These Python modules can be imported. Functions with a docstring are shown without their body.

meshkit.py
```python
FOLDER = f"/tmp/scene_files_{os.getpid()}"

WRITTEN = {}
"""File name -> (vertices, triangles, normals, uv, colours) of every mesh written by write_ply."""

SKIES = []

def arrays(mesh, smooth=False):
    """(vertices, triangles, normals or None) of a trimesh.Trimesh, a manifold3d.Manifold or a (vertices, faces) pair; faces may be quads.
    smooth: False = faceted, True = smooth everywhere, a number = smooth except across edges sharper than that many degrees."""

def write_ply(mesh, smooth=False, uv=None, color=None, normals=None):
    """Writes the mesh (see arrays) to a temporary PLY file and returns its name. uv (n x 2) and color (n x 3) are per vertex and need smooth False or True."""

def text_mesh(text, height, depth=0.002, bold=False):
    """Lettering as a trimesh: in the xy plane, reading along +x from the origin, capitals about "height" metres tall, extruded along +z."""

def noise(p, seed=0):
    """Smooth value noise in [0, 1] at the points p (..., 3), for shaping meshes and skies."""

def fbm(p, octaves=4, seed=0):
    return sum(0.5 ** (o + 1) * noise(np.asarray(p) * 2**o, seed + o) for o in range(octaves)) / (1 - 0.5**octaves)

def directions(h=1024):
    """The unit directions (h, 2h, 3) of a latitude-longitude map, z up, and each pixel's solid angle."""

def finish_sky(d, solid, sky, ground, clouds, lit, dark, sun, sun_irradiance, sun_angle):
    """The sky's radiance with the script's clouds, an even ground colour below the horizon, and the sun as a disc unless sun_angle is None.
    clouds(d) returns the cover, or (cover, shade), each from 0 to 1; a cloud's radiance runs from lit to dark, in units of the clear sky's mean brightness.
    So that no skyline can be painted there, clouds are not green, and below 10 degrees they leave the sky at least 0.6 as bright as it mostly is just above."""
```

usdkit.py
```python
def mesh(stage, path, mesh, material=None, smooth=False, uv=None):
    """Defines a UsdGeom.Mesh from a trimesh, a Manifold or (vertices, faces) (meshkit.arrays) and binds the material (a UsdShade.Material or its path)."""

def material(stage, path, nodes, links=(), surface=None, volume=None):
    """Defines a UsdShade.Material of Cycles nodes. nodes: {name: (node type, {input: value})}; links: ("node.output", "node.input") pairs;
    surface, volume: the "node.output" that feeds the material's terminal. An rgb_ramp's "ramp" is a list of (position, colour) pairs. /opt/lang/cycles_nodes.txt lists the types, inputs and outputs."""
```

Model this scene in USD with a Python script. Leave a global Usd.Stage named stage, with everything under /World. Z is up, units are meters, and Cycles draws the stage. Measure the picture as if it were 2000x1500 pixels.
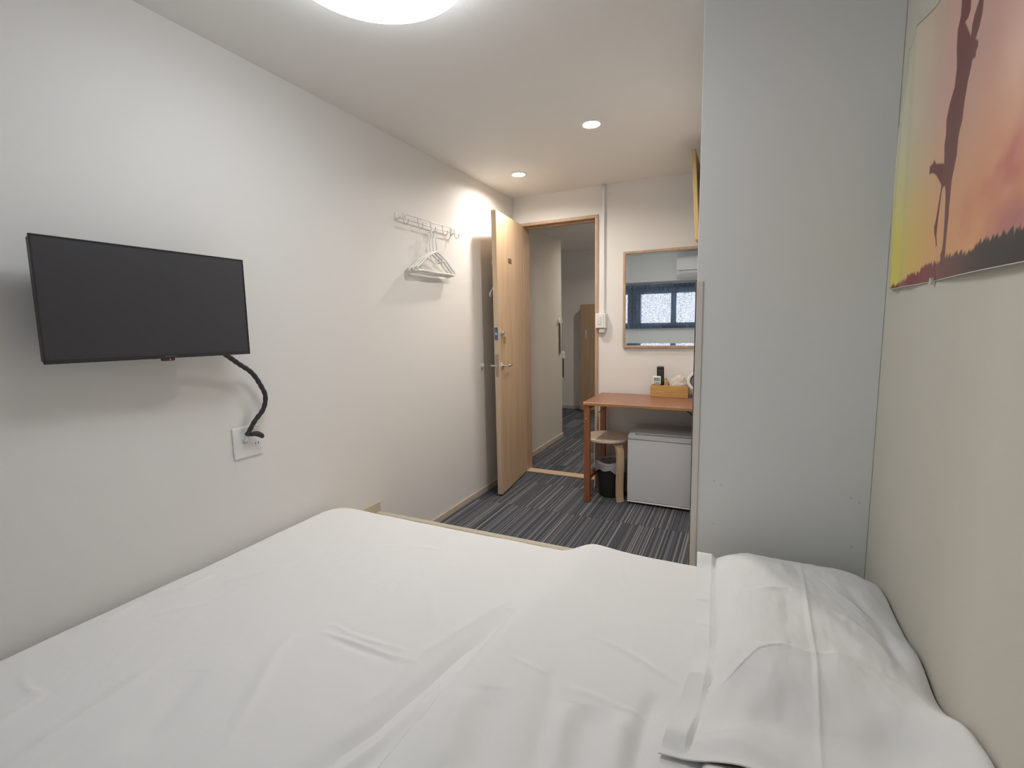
import math, random
import numpy as np
import trimesh
import shapely
import shapely.geometry as sg
import usdkit, meshkit
from pxr import Usd, UsdGeom, UsdLux, UsdShade, Gf, Sdf, Vt

random.seed(7)
rng = np.random.default_rng(7)
stage = Usd.Stage.CreateInMemory()
UsdGeom.SetStageUpAxis(stage, UsdGeom.Tokens.z)
UsdGeom.SetStageMetersPerUnit(stage, 1.0)
UsdGeom.Xform.Define(stage, '/World')
UsdGeom.Scope.Define(stage, '/World/Looks')

# ------------------------------------------------------------------ camera
CAM = (1.713, 0.0, 1.25)
YAW, PITCH, ROLL = map(math.radians, (25.8737, -7.1496, -1.1966))
F_PX = 930.0
cam = UsdGeom.Camera.Define(stage, '/World/camera')
fwd = np.array([-math.sin(YAW) * math.cos(PITCH), math.cos(YAW) * math.cos(PITCH), math.sin(PITCH)])
r0 = np.array([math.cos(YAW), math.sin(YAW), 0.0])
u0 = np.cross(r0, fwd)
right = math.cos(ROLL) * r0 + math.sin(ROLL) * u0
up = -math.sin(ROLL) * r0 + math.cos(ROLL) * u0
m4 = Gf.Matrix4d(*right, 0, *up, 0, *(-fwd), 0, *CAM, 1)
cam.AddTransformOp().Set(m4)
cam.CreateHorizontalApertureAttr(36.0)
cam.CreateVerticalApertureAttr(27.0)
cam.CreateFocalLengthAttr(36.0 * F_PX / 2000.0)
cam.CreateClippingRangeAttr(Gf.Vec2f(0.02, 100.0))
cam.CreateExposureAttr(0.6)

# ------------------------------------------------------------------ light
LAMP_STRENGTH, LAMP_COLOR = 7.5, (0.89, 0.945, 1.0)
DOWN_STRENGTH, DOWN_COLOR = 510.0, (1.0, 0.91, 0.82)
dome = UsdLux.DomeLight.Define(stage, '/World/daylight_sky')
dome.CreateIntensityAttr(0.9)
dome.CreateColorAttr(Gf.Vec3f(0.96, 0.95, 1.0))

# ------------------------------------------------------------------ helpers
TOPS, CHILD = {}, {}


def numbered(parent, name):
    k = (str(parent), name)
    n = CHILD.get(k, 0)
    CHILD[k] = n + 1
    return name if n == 0 else '%s_%03d' % (name, n)


def ppath(parent):
    return '/World' if parent is None else str(parent.GetPath())


def setup(o, label=None, cat=None, group=None, kind=None):
    for k, v in (('label', label), ('category', cat), ('group', group), ('kind', kind)):
        if v:
            o.SetCustomDataByKey(k, v)
    return o


def obj(name, mesh, mat, parent=None, smooth=30, label=None, cat=None, group=None, kind=None, uv=None):
    pp = ppath(parent)
    path = pp + '/' + numbered(pp, name)
    m = usdkit.mesh(stage, path, mesh, mat, smooth=smooth, uv=uv)
    return setup(m.GetPrim(), label, cat, group, kind)


def thing(name, label, cat, loc=(0, 0, 0), rz=0.0, group=None, kind=None):
    path = '/World/' + numbered('/World', name)
    x = UsdGeom.Xform.Define(stage, path)
    x.AddTranslateOp().Set(Gf.Vec3d(*loc))
    if rz:
        x.AddRotateZOp().Set(rz)
    return setup(x.GetPrim(), label, cat, group, kind)


def copy_of(root, loc, rz=0.0, label=None, group=None):
    base = root.GetName()
    path = '/World/' + numbered('/World', base)
    x = UsdGeom.Xform.Define(stage, path)
    x.GetPrim().GetReferences().AddInternalReference(root.GetPath())
    x.ClearXformOpOrder()
    x.AddTranslateOp().Set(Gf.Vec3d(*loc))
    ops = [UsdGeom.XformOp(x.GetPrim().GetAttribute('xformOp:translate'))]
    rop = x.AddRotateZOp()
    rop.Set(rz)
    x.SetXformOpOrder([ops[0], rop])
    p = x.GetPrim()
    p.SetInstanceable(True)
    return setup(p, label, root.GetCustomDataByKey('category'), group)


def rbox(x0, x1, y0, y1, z0, z1, r=0.003):
    """box with chamfered edges"""
    a = np.array([[x0, y0, z0], [x1, y1, z1]], float)
    r = min(r, *(0.49 * (a[1] - a[0])))
    pts = []
    for i in (0, 1):
        for j in (0, 1):
            for k in (0, 1):
                c = np.array([a[i][0], a[j][1], a[k][2]])
                s = np.array([1 if i == 0 else -1, 1 if j == 0 else -1, 1 if k == 0 else -1]) * r
                pts += [c + s * [0, 1, 1], c + s * [1, 0, 1], c + s * [1, 1, 0]]
    return trimesh.convex.convex_hull(np.array(pts))


def box(x0, x1, y0, y1, z0, z1):
    return trimesh.creation.box(bounds=[[x0, y0, z0], [x1, y1, z1]])


def cat_(*ms):
    return trimesh.util.concatenate(list(ms))


def smooth_path(pts, n=40):
    from scipy.interpolate import CubicSpline
    p = np.array(pts, float)
    d = np.r_[0, np.cumsum(np.linalg.norm(np.diff(p, axis=0), axis=1))]
    return CubicSpline(d, p)(np.linspace(0, d[-1], n))


def tube(pts, r, sides=8, closed=False):
    p = np.array(pts, float)
    n = len(p)
    t = np.gradient(p, axis=0) if not closed else np.roll(p, -1, 0) - np.roll(p, 1, 0)
    t /= np.linalg.norm(t, axis=1, keepdims=True) + 1e-12
    a = np.cross(t[0], [0, 0, 1.0]) if abs(t[0][2]) < .9 else np.cross(t[0], [1.0, 0, 0])
    a /= np.linalg.norm(a)
    rr = np.broadcast_to(r, (n,))
    ang = np.arange(sides) * 2 * math.pi / sides
    V = []
    for i in range(n):
        a = a - t[i] * np.dot(a, t[i])
        a /= np.linalg.norm(a)
        b = np.cross(t[i], a)
        V.append(p[i] + rr[i] * (np.cos(ang)[:, None] * a + np.sin(ang)[:, None] * b))
    V = np.vstack(V)
    Fc = []
    for i in range(n if closed else n - 1):
        j2 = (i + 1) % n
        for k in range(sides):
            k2 = (k + 1) % sides
            A, B, C_, D = i * sides + k, i * sides + k2, j2 * sides + k2, j2 * sides + k
            Fc += [[A, B, C_], [A, C_, D]]
    if not closed:
        V = np.vstack([V, p[0], p[-1]])
        c0, c1 = len(V) - 2, len(V) - 1
        for k in range(sides):
            k2 = (k + 1) % sides
            Fc.append([c0, k2, k])
            Fc.append([c1, (n - 1) * sides + k, (n - 1) * sides + k2])
    return trimesh.Trimesh(V, np.array(Fc), process=False)


def lathe(profile, n=48, center=(0, 0, 0)):
    pr = np.array(profile, float)
    ang = np.linspace(0, 2 * math.pi, n, endpoint=False)
    V = np.stack([np.outer(np.cos(ang), pr[:, 0]), np.outer(np.sin(ang), pr[:, 0]), np.tile(pr[:, 1], (n, 1))], -1)
    m = len(pr)
    Fc = []
    for i in range(n):
        i2 = (i + 1) % n
        for j in range(m - 1):
            A, B, C_, D = i * m + j, i2 * m + j, i2 * m + j + 1, i * m + j + 1
            if pr[j][0] > 1e-9:
                Fc.append([A, B, C_] if pr[j][0] > 1e-9 else [A, C_, D])
            if pr[j + 1][0] > 1e-9:
                Fc.append([A, C_, D])
            elif pr[j][0] <= 1e-9:
                pass
    Fc = np.array(Fc)
    t = trimesh.Trimesh(V.reshape(-1, 3) + np.array(center), Fc, process=False)
    t.merge_vertices()
    return t


def plate_with_holes(poly, z0, z1):
    m = trimesh.creation.extrude_polygon(poly, z1 - z0, engine='earcut')
    m.apply_translation([0, 0, z0])
    return m


def xform(m, rot=None, loc=(0, 0, 0)):
    m = m.copy()
    if rot is not None:
        m.apply_transform(rot)
    m.apply_translation(loc)
    return m


def rotm(deg, axis, point=(0, 0, 0)):
    return trimesh.transformations.rotation_matrix(math.radians(deg), axis, point)


def grid_faces(nu, nv):
    i, j = np.meshgrid(np.arange(nu - 1), np.arange(nv - 1), indexing='ij')
    a = i * nv + j
    return np.stack([a, a + nv, a + nv + 1, a + 1], -1).reshape(-1, 4)


# ------------------------------------------------------------------ materials
L = '/World/Looks/'


def mat(name, color, rough=0.5, metallic=0.0, bump=None, **kw):
    nodes = {'p': ('principled_bsdf', dict(base_color=color, roughness=rough, metallic=metallic, **kw))}
    links = []
    if bump:
        scale, strength, dist = bump
        nodes['tc'] = ('geometry', {})
        nodes['n'] = ('noise_texture', dict(scale=scale, detail=3.0))
        nodes['b'] = ('bump', dict(strength=strength, distance=dist))
        links = [('tc.position', 'n.vector'), ('n.fac', 'b.height'), ('b.normal', 'p.normal')]
    return usdkit.material(stage, L + name, nodes, links, surface='p.BSDF')


def mat_mottled(name, c1, c2, scale, rough, stretch=(1, 1, 1), bump=None, ramp=(0.35, 0.65), coat=0.0, space='object'):
    """colour varies between c1 and c2 with stretched noise (grain)"""
    nodes = {'tc': ('texture_coordinate', {}) if space == 'object' else ('geometry', {}),
             'mp': ('mapping', dict(scale=stretch)),
             'oi': ('object_info', {}),
             'add': ('mix', dict(mix_type='add', fac=1.0)),
             'n': ('noise_texture', dict(scale=scale, detail=5.0, roughness=0.6, distortion=0.3)),
             'r': ('rgb_ramp', dict(ramp=[(0, c1), (ramp[0], c1), (ramp[1], c2), (1, c2)])),
             'p': ('principled_bsdf', dict(roughness=rough, coat_weight=coat))}
    links = [('tc.object' if space == 'object' else 'tc.position', 'mp.vector'), ('mp.vector', 'n.vector'), ('n.fac', 'r.fac'), ('r.color', 'p.base_color')]
    del nodes['oi'], nodes['add']
    if bump:
        nodes['b'] = ('bump', dict(strength=bump[0], distance=bump[1]))
        links += [('n.fac', 'b.height'), ('b.normal', 'p.normal')]
    return usdkit.material(stage, L + name, nodes, links, surface='p.BSDF')


def emit(name, color, strength):
    return usdkit.material(stage, L + name, {'e': ('emission', dict(color=color, strength=strength))}, surface='e.emission')


WALL = mat('wallpaper_white', (0.79, 0.775, 0.75), 0.75, bump=(420.0, 0.25, 0.0012))
WALLGREY = mat('wallpaper_pale_grey', (0.77, 0.78, 0.765), 0.75, bump=(420.0, 0.25, 0.0012))
WALLBEIGE = mat('wallpaper_beige', (0.66, 0.62, 0.535), 0.75, bump=(300.0, 0.3, 0.0015))
CEIL = mat('ceiling_paper', (0.85, 0.83, 0.80), 0.8, bump=(350.0, 0.25, 0.001))
TRIM = mat('trim_beige', (0.60, 0.50, 0.42), 0.5)
PLATFORM = mat('platform_beige', (0.55, 0.50, 0.40), 0.55)
CORNER = mat('corner_guard', (0.70, 0.655, 0.60), 0.5)
WHITEPL = mat('white_plastic', (0.80, 0.80, 0.78), 0.35)
WHITEDULL = mat('white_plastic_dull', (0.70, 0.69, 0.66), 0.5)
BLACKPL = mat('black_plastic', (0.024, 0.024, 0.027), 0.42)
BLACKSCREEN = mat('screen_black', (0.040, 0.040, 0.046), 0.42, specular_ior_level=0.55)
BLACKCORD = mat('black_cord', (0.03, 0.03, 0.03), 0.6, bump=(600.0, 0.5, 0.002))
CHROME = mat('satin_metal', (0.62, 0.60, 0.57), 0.28, 1.0)
PALEMETAL = mat('latch_metal', (0.40, 0.36, 0.31), 0.4, 1.0)
BRASS = mat('brass', (0.70, 0.52, 0.24), 0.35, 1.0)
DARKMETAL = mat('dark_metal', (0.12, 0.12, 0.12), 0.4, 0.8)
WIRE = mat('rack_wire', (0.66, 0.63, 0.59), 0.35)
FRIDGE = mat('fridge_grey', (0.70, 0.705, 0.73), 0.38, bump=(900.0, 0.08, 0.0005))
FRIDGETOP = mat('fridge_cap', (0.76, 0.765, 0.77), 0.35)
BLUETAPE = mat('blue_lock_plate', (0.06, 0.13, 0.22), 0.5)
DARKTAG = mat('dark_tag', (0.10, 0.085, 0.06), 0.5)
BROWNTAG = mat('brown_tag', (0.33, 0.22, 0.12), 0.5)
OAK = mat_mottled('door_wood', (0.55, 0.385, 0.235), (0.66, 0.485, 0.315), 3.0, 0.48, (14, 14, 0.7), bump=(0.06, 0.001), space='position')
OAKEDGE = mat_mottled('door_edge_wood', (0.55, 0.42, 0.29), (0.62, 0.48, 0.34), 3.0, 0.5, (10, 10, 0.7), space='position')
FRAMEWOOD = mat_mottled('frame_wood', (0.46, 0.315, 0.205), (0.54, 0.39, 0.26), 4.0, 0.5, (8, 8, 1.2), space='position')
MIRRORWOOD = mat_mottled('mirror_wood', (0.43, 0.29, 0.18), (0.53, 0.37, 0.24), 5.0, 0.45, (6, 6, 3), space='position')
CABWOOD = mat_mottled('cabinet_wood', (0.36, 0.24, 0.15), (0.43, 0.30, 0.195), 3.0, 0.5, (10, 10, 0.8), space='position')
DESKTOP = mat_mottled('desk_top_wood', (0.255, 0.112, 0.066), (0.335, 0.165, 0.10), 4.0, 0.42, (1.0, 14, 14), coat=0.15, space='position')
DESKEDGE = mat_mottled('desk_edge_wood', (0.36, 0.17, 0.065), (0.46, 0.24, 0.10), 4.0, 0.45, (1.5, 14, 30), space='position')
DESKLEG = mat_mottled('desk_leg_wood', (0.245, 0.084, 0.036), (0.325, 0.122, 0.054), 4.0, 0.45, (20, 20, 1.5), coat=0.1, space='position')
BAMBOO = mat_mottled('tray_wood', (0.50, 0.29, 0.095), (0.60, 0.37, 0.14), 6.0, 0.5, (2, 10, 14), space='position')
BIRCH = mat_mottled('birch', (0.58, 0.42, 0.27), (0.66, 0.50, 0.34), 5.0, 0.5, (14, 14, 1.5), space='position')
SEATM = mat_mottled('birch_seat', (0.60, 0.485, 0.385), (0.66, 0.545, 0.44), 5.0, 0.5, (10, 2, 4), space='position')
PICFRAME = mat('picture_frame_tan', (0.50, 0.36, 0.16), 0.5)
CLOTHGREY = mat('grey_towel', (0.23, 0.21, 0.19), 0.9)
BAGPAPER = mat('beige_paper', (0.66, 0.60, 0.53), 0.7)
LINER = usdkit.material(stage, L + 'bin_liner', {
    'p': ('principled_bsdf', dict(base_color=(0.80, 0.78, 0.80), roughness=0.3)),
    't': ('transparent_bsdf', dict(color=(0.9, 0.9, 0.9))), 'm': ('mix_closure', dict(fac=0.5))},
    [('t.BSDF', 'm.closure1'), ('p.BSDF', 'm.closure2')], surface='m.closure')
MIRROR = mat('mirror_glass', (0.95, 0.97, 0.965), 0.0, 1.0)
LCD = mat('lcd_grey', (0.33, 0.40, 0.42), 0.25)
LCDINK = mat('lcd_ink', (0.07, 0.09, 0.10), 0.5)
LOGOINK = mat('pale_logo_print', (0.25, 0.27, 0.27), 0.5)
REDLED = emit('red_led', (1.0, 0.10, 0.12), 1.2)
LENSRED = mat('sensor_window', (0.09, 0.02, 0.025), 0.15)
LAMPMAT = emit('lamp_diffuser', LAMP_COLOR, LAMP_STRENGTH)
DOWNMAT = emit('downlight_led', DOWN_COLOR, DOWN_STRENGTH)
HALLFILL = emit('hall_fill_led', DOWN_COLOR, DOWN_STRENGTH * 1.25)
HOLE = mat('screw_hole_dark', (0.22, 0.22, 0.21), 0.9)
PAPERBACK = mat('poster_paper_edge', (0.70, 0.66, 0.60), 0.6)
WINFRAME = mat('window_aluminium', (0.50, 0.52, 0.54), 0.4, 0.4)
PANE = usdkit.material(stage, L + 'window_pane', {
    'f': ('fresnel', dict(IOR=1.45)), 't': ('transparent_bsdf', dict(color=(0.95, 0.97, 0.97))), 'g': ('glossy_bsdf', dict(color=(1, 1, 1), roughness=0.02)),
    'm': ('mix_closure', {})}, [('f.fac', 'm.fac'), ('t.BSDF', 'm.closure1'), ('g.BSDF', 'm.closure2')], surface='m.closure')
FABRIC = usdkit.material(stage, L + 'white_cotton', {
    'g': ('geometry', {}),
    'n': ('noise_texture', dict(scale=900.0, detail=2.0)), 'b': ('bump', dict(strength=0.12, distance=0.0006)),
    'n2': ('noise_texture', dict(scale=22.0, detail=4.0, roughness=0.55)), 'b2': ('bump', dict(strength=0.16, distance=0.006)),
    'p': ('principled_bsdf', dict(base_color=(0.86, 0.86, 0.855), roughness=0.85, sheen_weight=0.08, specular_ior_level=0.25))},
    [('g.position', 'n.vector'), ('g.position', 'n2.vector'), ('n.fac', 'b.height'), ('n2.fac', 'b2.height'), ('b.normal', 'b2.normal'), ('b2.normal', 'p.normal')], surface='p.BSDF')
# carpet: dark grey loop pile with thin pale lines of uneven spacing, each tile shifted by its own random number
CARPET = usdkit.material(stage, L + 'striped_carpet', {
    'g': ('geometry', {}), 's': ('separate_xyz', {}), 'oi': ('object_info', {}),
    'sh': ('math', dict(math_type='multiply_add', value2=1.0)),
    'off': ('math', dict(math_type='multiply', value2=37.0)),
    'w': ('noise_texture', dict(scale=9.0, detail=1.0)),
    'wob': ('math', dict(math_type='multiply_add', value2=0.25)),
    'cell': ('math', dict(math_type='multiply', value2=215.0)), 'fl': ('math', dict(math_type='floor')),
    'wn': ('white_noise_texture', dict(dimensions='1D')),
    'r': ('rgb_ramp', dict(interpolate=False, ramp=[(0.0, (0.080, 0.086, 0.100)), (0.30, (0.105, 0.111, 0.127)), (0.52, (0.062, 0.067, 0.080)), (0.74, (0.155, 0.160, 0.172)), (0.89, (0.27, 0.27, 0.28))])),
    'pn': ('noise_texture', dict(scale=650.0, detail=2.0)), 'pr': ('map_range', dict(from_min=0.25, from_max=0.75, to_min=0.55, to_max=1.4)),
    'mul': ('mix', dict(mix_type='multiply', fac=1.0)), 'b': ('bump', dict(strength=0.5, distance=0.003)),
    'p': ('principled_bsdf', dict(roughness=0.95, specular_ior_level=0.1))},
    [('g.position', 's.vector'), ('oi.random', 'off.value1'), ('s.x', 'sh.value1'), ('off.value', 'sh.value3'),
     ('sh.value', 'cell.value1'), ('cell.value', 'fl.value1'), ('fl.value', 'wn.w'), ('wn.value', 'r.fac'),
     ('g.position', 'pn.vector'), ('pn.fac', 'pr.value'), ('r.color', 'mul.color1'), ('pr.result', 'mul.color2'), ('mul.color', 'p.base_color'),
     ('pn.fac', 'b.height'), ('b.normal', 'p.normal')], surface='p.BSDF')
CURTAINM = usdkit.material(stage, L + 'blue_sheer_weave', {
    'tc': ('geometry', {}), 'mp': ('mapping', dict(scale=(22.0, 22.0, 70.0))), 'n': ('noise_texture', dict(scale=2.0, detail=3.0, roughness=0.65)),
    'mr': ('map_range', dict(from_min=0.36, from_max=0.66, to_min=0.02, to_max=0.42, clamp=True)),
    'd': ('diffuse_bsdf', dict(color=(0.19, 0.27, 0.38))), 'tl': ('translucent_bsdf', dict(color=(0.20, 0.25, 0.34))),
    'm1': ('mix_closure', dict(fac=0.45)), 't': ('transparent_bsdf', dict(color=(0.92, 0.90, 0.92))), 'm2': ('mix_closure', {})},
    [('tc.position', 'mp.vector'), ('mp.vector', 'n.vector'), ('n.fac', 'mr.value'), ('d.BSDF', 'm1.closure1'), ('tl.BSDF', 'm1.closure2'),
     ('m1.closure', 'm2.closure1'), ('t.BSDF', 'm2.closure2'), ('mr.result', 'm2.fac')], surface='m2.closure')

# ------------------------------------------------------------------ room dimensions
H = 2.253          # ceiling
YB = 3.60          # wall with the door
XR = 2.08          # right wall
YP0, YP1 = 1.72, 1.87   # divider wall beside the bed
XP = 1.570         # its free end
YF = -0.55         # window wall (recessed), beam in front of it
YBEAM = -0.37
BEAMZ = 1.845
XALC, XA2 = 1.564, 1.50       # side wall of the desk alcove
PZ = 0.275         # bed platform height
DX0, DX1, DZ = 0.075, 0.712, 2.048   # door frame, outer

# ------------------------------------------------------------------ the setting
# floor: carpet tiles
fl = thing('floor', 'dark grey carpet tile floor with thin pale stripes', 'floor', kind='structure')
obj('subfloor', box(-1.6, 2.3, 1.7, 7.2, -0.08, -0.008), WALL, fl)
TILE = 0.5
for iy in range(10):
    for ix in range(6):
        x0, y0 = -1.13 + ix * TILE, 1.87 + iy * TILE - 0.0
        x1, y1 = x0 + TILE, y0 + TILE
        if y0 < YB - 0.01:           # the bedroom side: inside the room walls
            x0c, x1c = max(x0, 0.0), min(x1, XALC if y0 < 2.8 else XA2)
            y1c = min(y1, YB)
            if x1c - x0c > 0.02:
                obj('carpet_tile', rbox(x0c + .0006, x1c - .0006, y0 + .0006, y1c - .0006, -0.008, 0, 0.0012), CARPET, fl, smooth=False)
        if y1 > YB + 0.09:            # the hall side
            y0c = max(y0, YB + 0.09)
            x0c, x1c = max(x0, -1.0), min(x1, 1.2)
            y1c = min(y1, 6.61)
            if x1c - x0c > 0.02 and y1c - y0c > 0.02:
                obj('carpet_tile', rbox(x0c + .0006, x1c - .0006, y0c + .0006, y1c - .0006, -0.008, 0, 0.0012), CARPET, fl, smooth=False)

# ceiling with round cut-outs for the two downlights
DL = [(0.312, 3.06), (0.980, 2.50)]
hole_r = 0.048
poly = sg.box(-0.12, -0.7, XR + 0.12, YB + 0.12)
for cx, cy in DL:
    poly = poly.difference(sg.Point(cx, cy).buffer(hole_r, 32))
ce = obj('ceiling', plate_with_holes(poly, H, H + 0.08), CEIL, smooth=False, kind='structure', label='off-white papered ceiling of the bedroom', cat='ceiling')
obj('ceiling', plate_with_holes(sg.box(-1.7, YB + 0.12, 1.4, 7.2).difference(sg.Point(0.55, 5.35).buffer(hole_r, 32)), H, H + 0.08), CEIL, smooth=False, kind='structure', label='ceiling of the hallway beyond the open door', cat='ceiling')

obj('wall_left', box(-0.1, 0.0, YF - 0.1, YB, -0.02, H), WALL, smooth=False, kind='structure', label='long off-white papered wall with the television', cat='wall')
wb = cat_(box(-0.1, DX0, YB, YB + 0.10, -0.02, H), box(DX1, XR, YB, YB + 0.10, -0.02, H), box(DX0, DX1, YB, YB + 0.10, DZ, H))
obj('wall_back', wb, WALL, smooth=False, kind='structure', label='off-white wall around the doorway and the mirror', cat='wall')
obj('wall_right', box(XR, XR + 0.1, YF - 0.1, YP1, -0.02, H), WALLBEIGE, smooth=False, kind='structure', label='beige papered wall beside the pillow', cat='wall')
wd = thing('wall_divider', 'pale grey partition wall at the head of the bed', 'wall', kind='structure')
obj('wall_panel', rbox(XP, XR, YP0, YP1, -0.02, H, 0.002), WALLGREY, wd, smooth=False)
obj('corner_guard', cat_(rbox(XP - 0.004, XP + 0.020, YP0 - 0.004, YP0, PZ, 1.378, 0.001), rbox(XP - 0.004, XP, YP0 - 0.004, YP1, PZ, 1.378, 0.001)), CORNER, wd, label='beige corner strip up to shoulder height')
for hx, hz in ((1.642, .703), (1.665, .691), (1.645, .549), (2.031, .697), (2.053, .686), (2.041, .541)):
    m = lathe([(0.0001, -0.0002), (0.0016, 0.0), (0.0028, 0.0006), (0.0030, 0.0)], 12)
    obj('screw_hole', xform(m, rotm(90, [1, 0, 0]), (hx, YP0 + 0.0003, hz)), HOLE, wd)
obj('wall_alcove', cat_(box(XALC, XALC + 0.05, YP1, 2.9, -0.02, H), box(XA2, XALC + 0.05, 2.9, YB, -0.02, H)), WALL, smooth=False, kind='structure', label='side wall of the desk alcove behind the partition', cat='wall')

# window wall behind the camera (seen in the mirror)
WX0, WX1, WZ0, WZ1 = 0.21, 1.26, 1.19, 1.71
wf = cat_(box(0, WX0, YF - 0.1, YF, -0.02, H), box(WX1, XR, YF - 0.1, YF, -0.02, H), box(WX0, WX1, YF - 0.1, YF, -0.02, WZ0), box(WX0, WX1, YF - 0.1, YF, WZ1, H),
          rbox(0, XR, YF, YBEAM, BEAMZ, H, 0.003))
obj('wall_front', wf, mat('window_wall_lightened', (0.88, 0.89, 0.88), 0.7, bump=(420.0, 0.2, 0.001)), smooth=False, kind='structure', label='window wall with boxed beam, seen in the mirror', cat='wall')  # paler than the other walls: brightness for the mirror view put into the colour
win = thing('window_1', 'aluminium sliding window behind the blue curtain', 'window', kind='structure')
fr = cat_(rbox(WX0, WX1, YF - 0.09, YF - 0.02, WZ0, WZ0 + .035), rbox(WX0, WX1, YF - 0.09, YF - 0.02, WZ1 - .035, WZ1),
          rbox(WX0, WX0 + .035, YF - 0.09, YF - 0.02, WZ0, WZ1), rbox(WX1 - .035, WX1, YF - 0.09, YF - 0.02, WZ0, WZ1))
obj('window_frame', fr, WINFRAME, win)
obj('mullion', rbox(0.70, 0.775, YF - 0.085, YF - 0.025, WZ0, WZ1), WINFRAME, win)
obj('pane', box(WX0 + .03, 0.71, YF - 0.06, YF - 0.056, WZ0 + .03, WZ1 - .03), PANE, win, smooth=False)
obj('pane', box(0.765, WX1 - .03, YF - 0.06, YF - 0.056, WZ0 + .03, WZ1 - .03), PANE, win, smooth=False)
obj('window_sill', rbox(WX0 - .03, WX1 + .03, YF - 0.02, YF + 0.02, WZ0 - .022, WZ0), WHITEDULL, win)

# hall walls
obj('wall_hall_left', box(-1.0, -0.047, YB + 0.10, 4.88, -0.02, 2.115), WALLBEIGE, smooth=False, kind='structure', label='beige hallway wall just past the open door', cat='wall')
obj('wall_hall_back', box(-1.7, 1.4, 6.60, 6.70, -0.02, H), WALL, smooth=False, kind='structure', label='far end wall of the hallway', cat='wall')
obj('wall_hall_side', box(-1.1, -1.0, YB + 0.10, 6.60, -0.02, H), WALL, smooth=False, kind='structure', label='far left wall of the hallway, out of sight', cat='wall')
obj('wall_hall_right', box(1.2, 1.3, YB + 0.10, 6.60, -0.02, H), WALL, smooth=False, kind='structure', label='right wall of the hallway, out of sight', cat='wall')


def skirting(x0, x1, y0, y1, z0, z1, axis):
    """skirting board with a rounded nose along the top outer edge"""
    return rbox(x0, x1, y0, y1, z0, z1, 0.0025)


obj('baseboard_left', skirting(0, 0.009, YP1 + .004, YB, 0, 0.043, 1), TRIM, kind='structure', label='low beige skirting along the left wall by the carpet', cat='baseboard')
obj('baseboard_platform', skirting(0, 0.010, YF, YP1 + 0.012, PZ, PZ + 0.058, 1), PLATFORM, kind='structure', label='beige skirting above the bed platform, ending at its edge', cat='baseboard')
obj('baseboard_back', cat_(skirting(DX1, XA2, YB - .009, YB, 0, 0.043, 0)), TRIM, kind='structure', label='low skirting under the desk along the back wall', cat='baseboard')
obj('baseboard_hall_left', cat_(skirting(-0.047, -0.037, YB + .12, 4.88, 0, 0.05, 1), skirting(-1.0, -0.037, 4.88, 4.89, 0, 0.05, 0)), TRIM, kind='structure', label='pale skirting at the foot of the near hallway wall', cat='baseboard')
obj('baseboard_hall_back', skirting(-1.0, -0.30, 6.588, 6.60, 0, 0.052, 0), TRIM, kind='structure', label='pale skirting along the far hallway wall', cat='baseboard')

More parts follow.
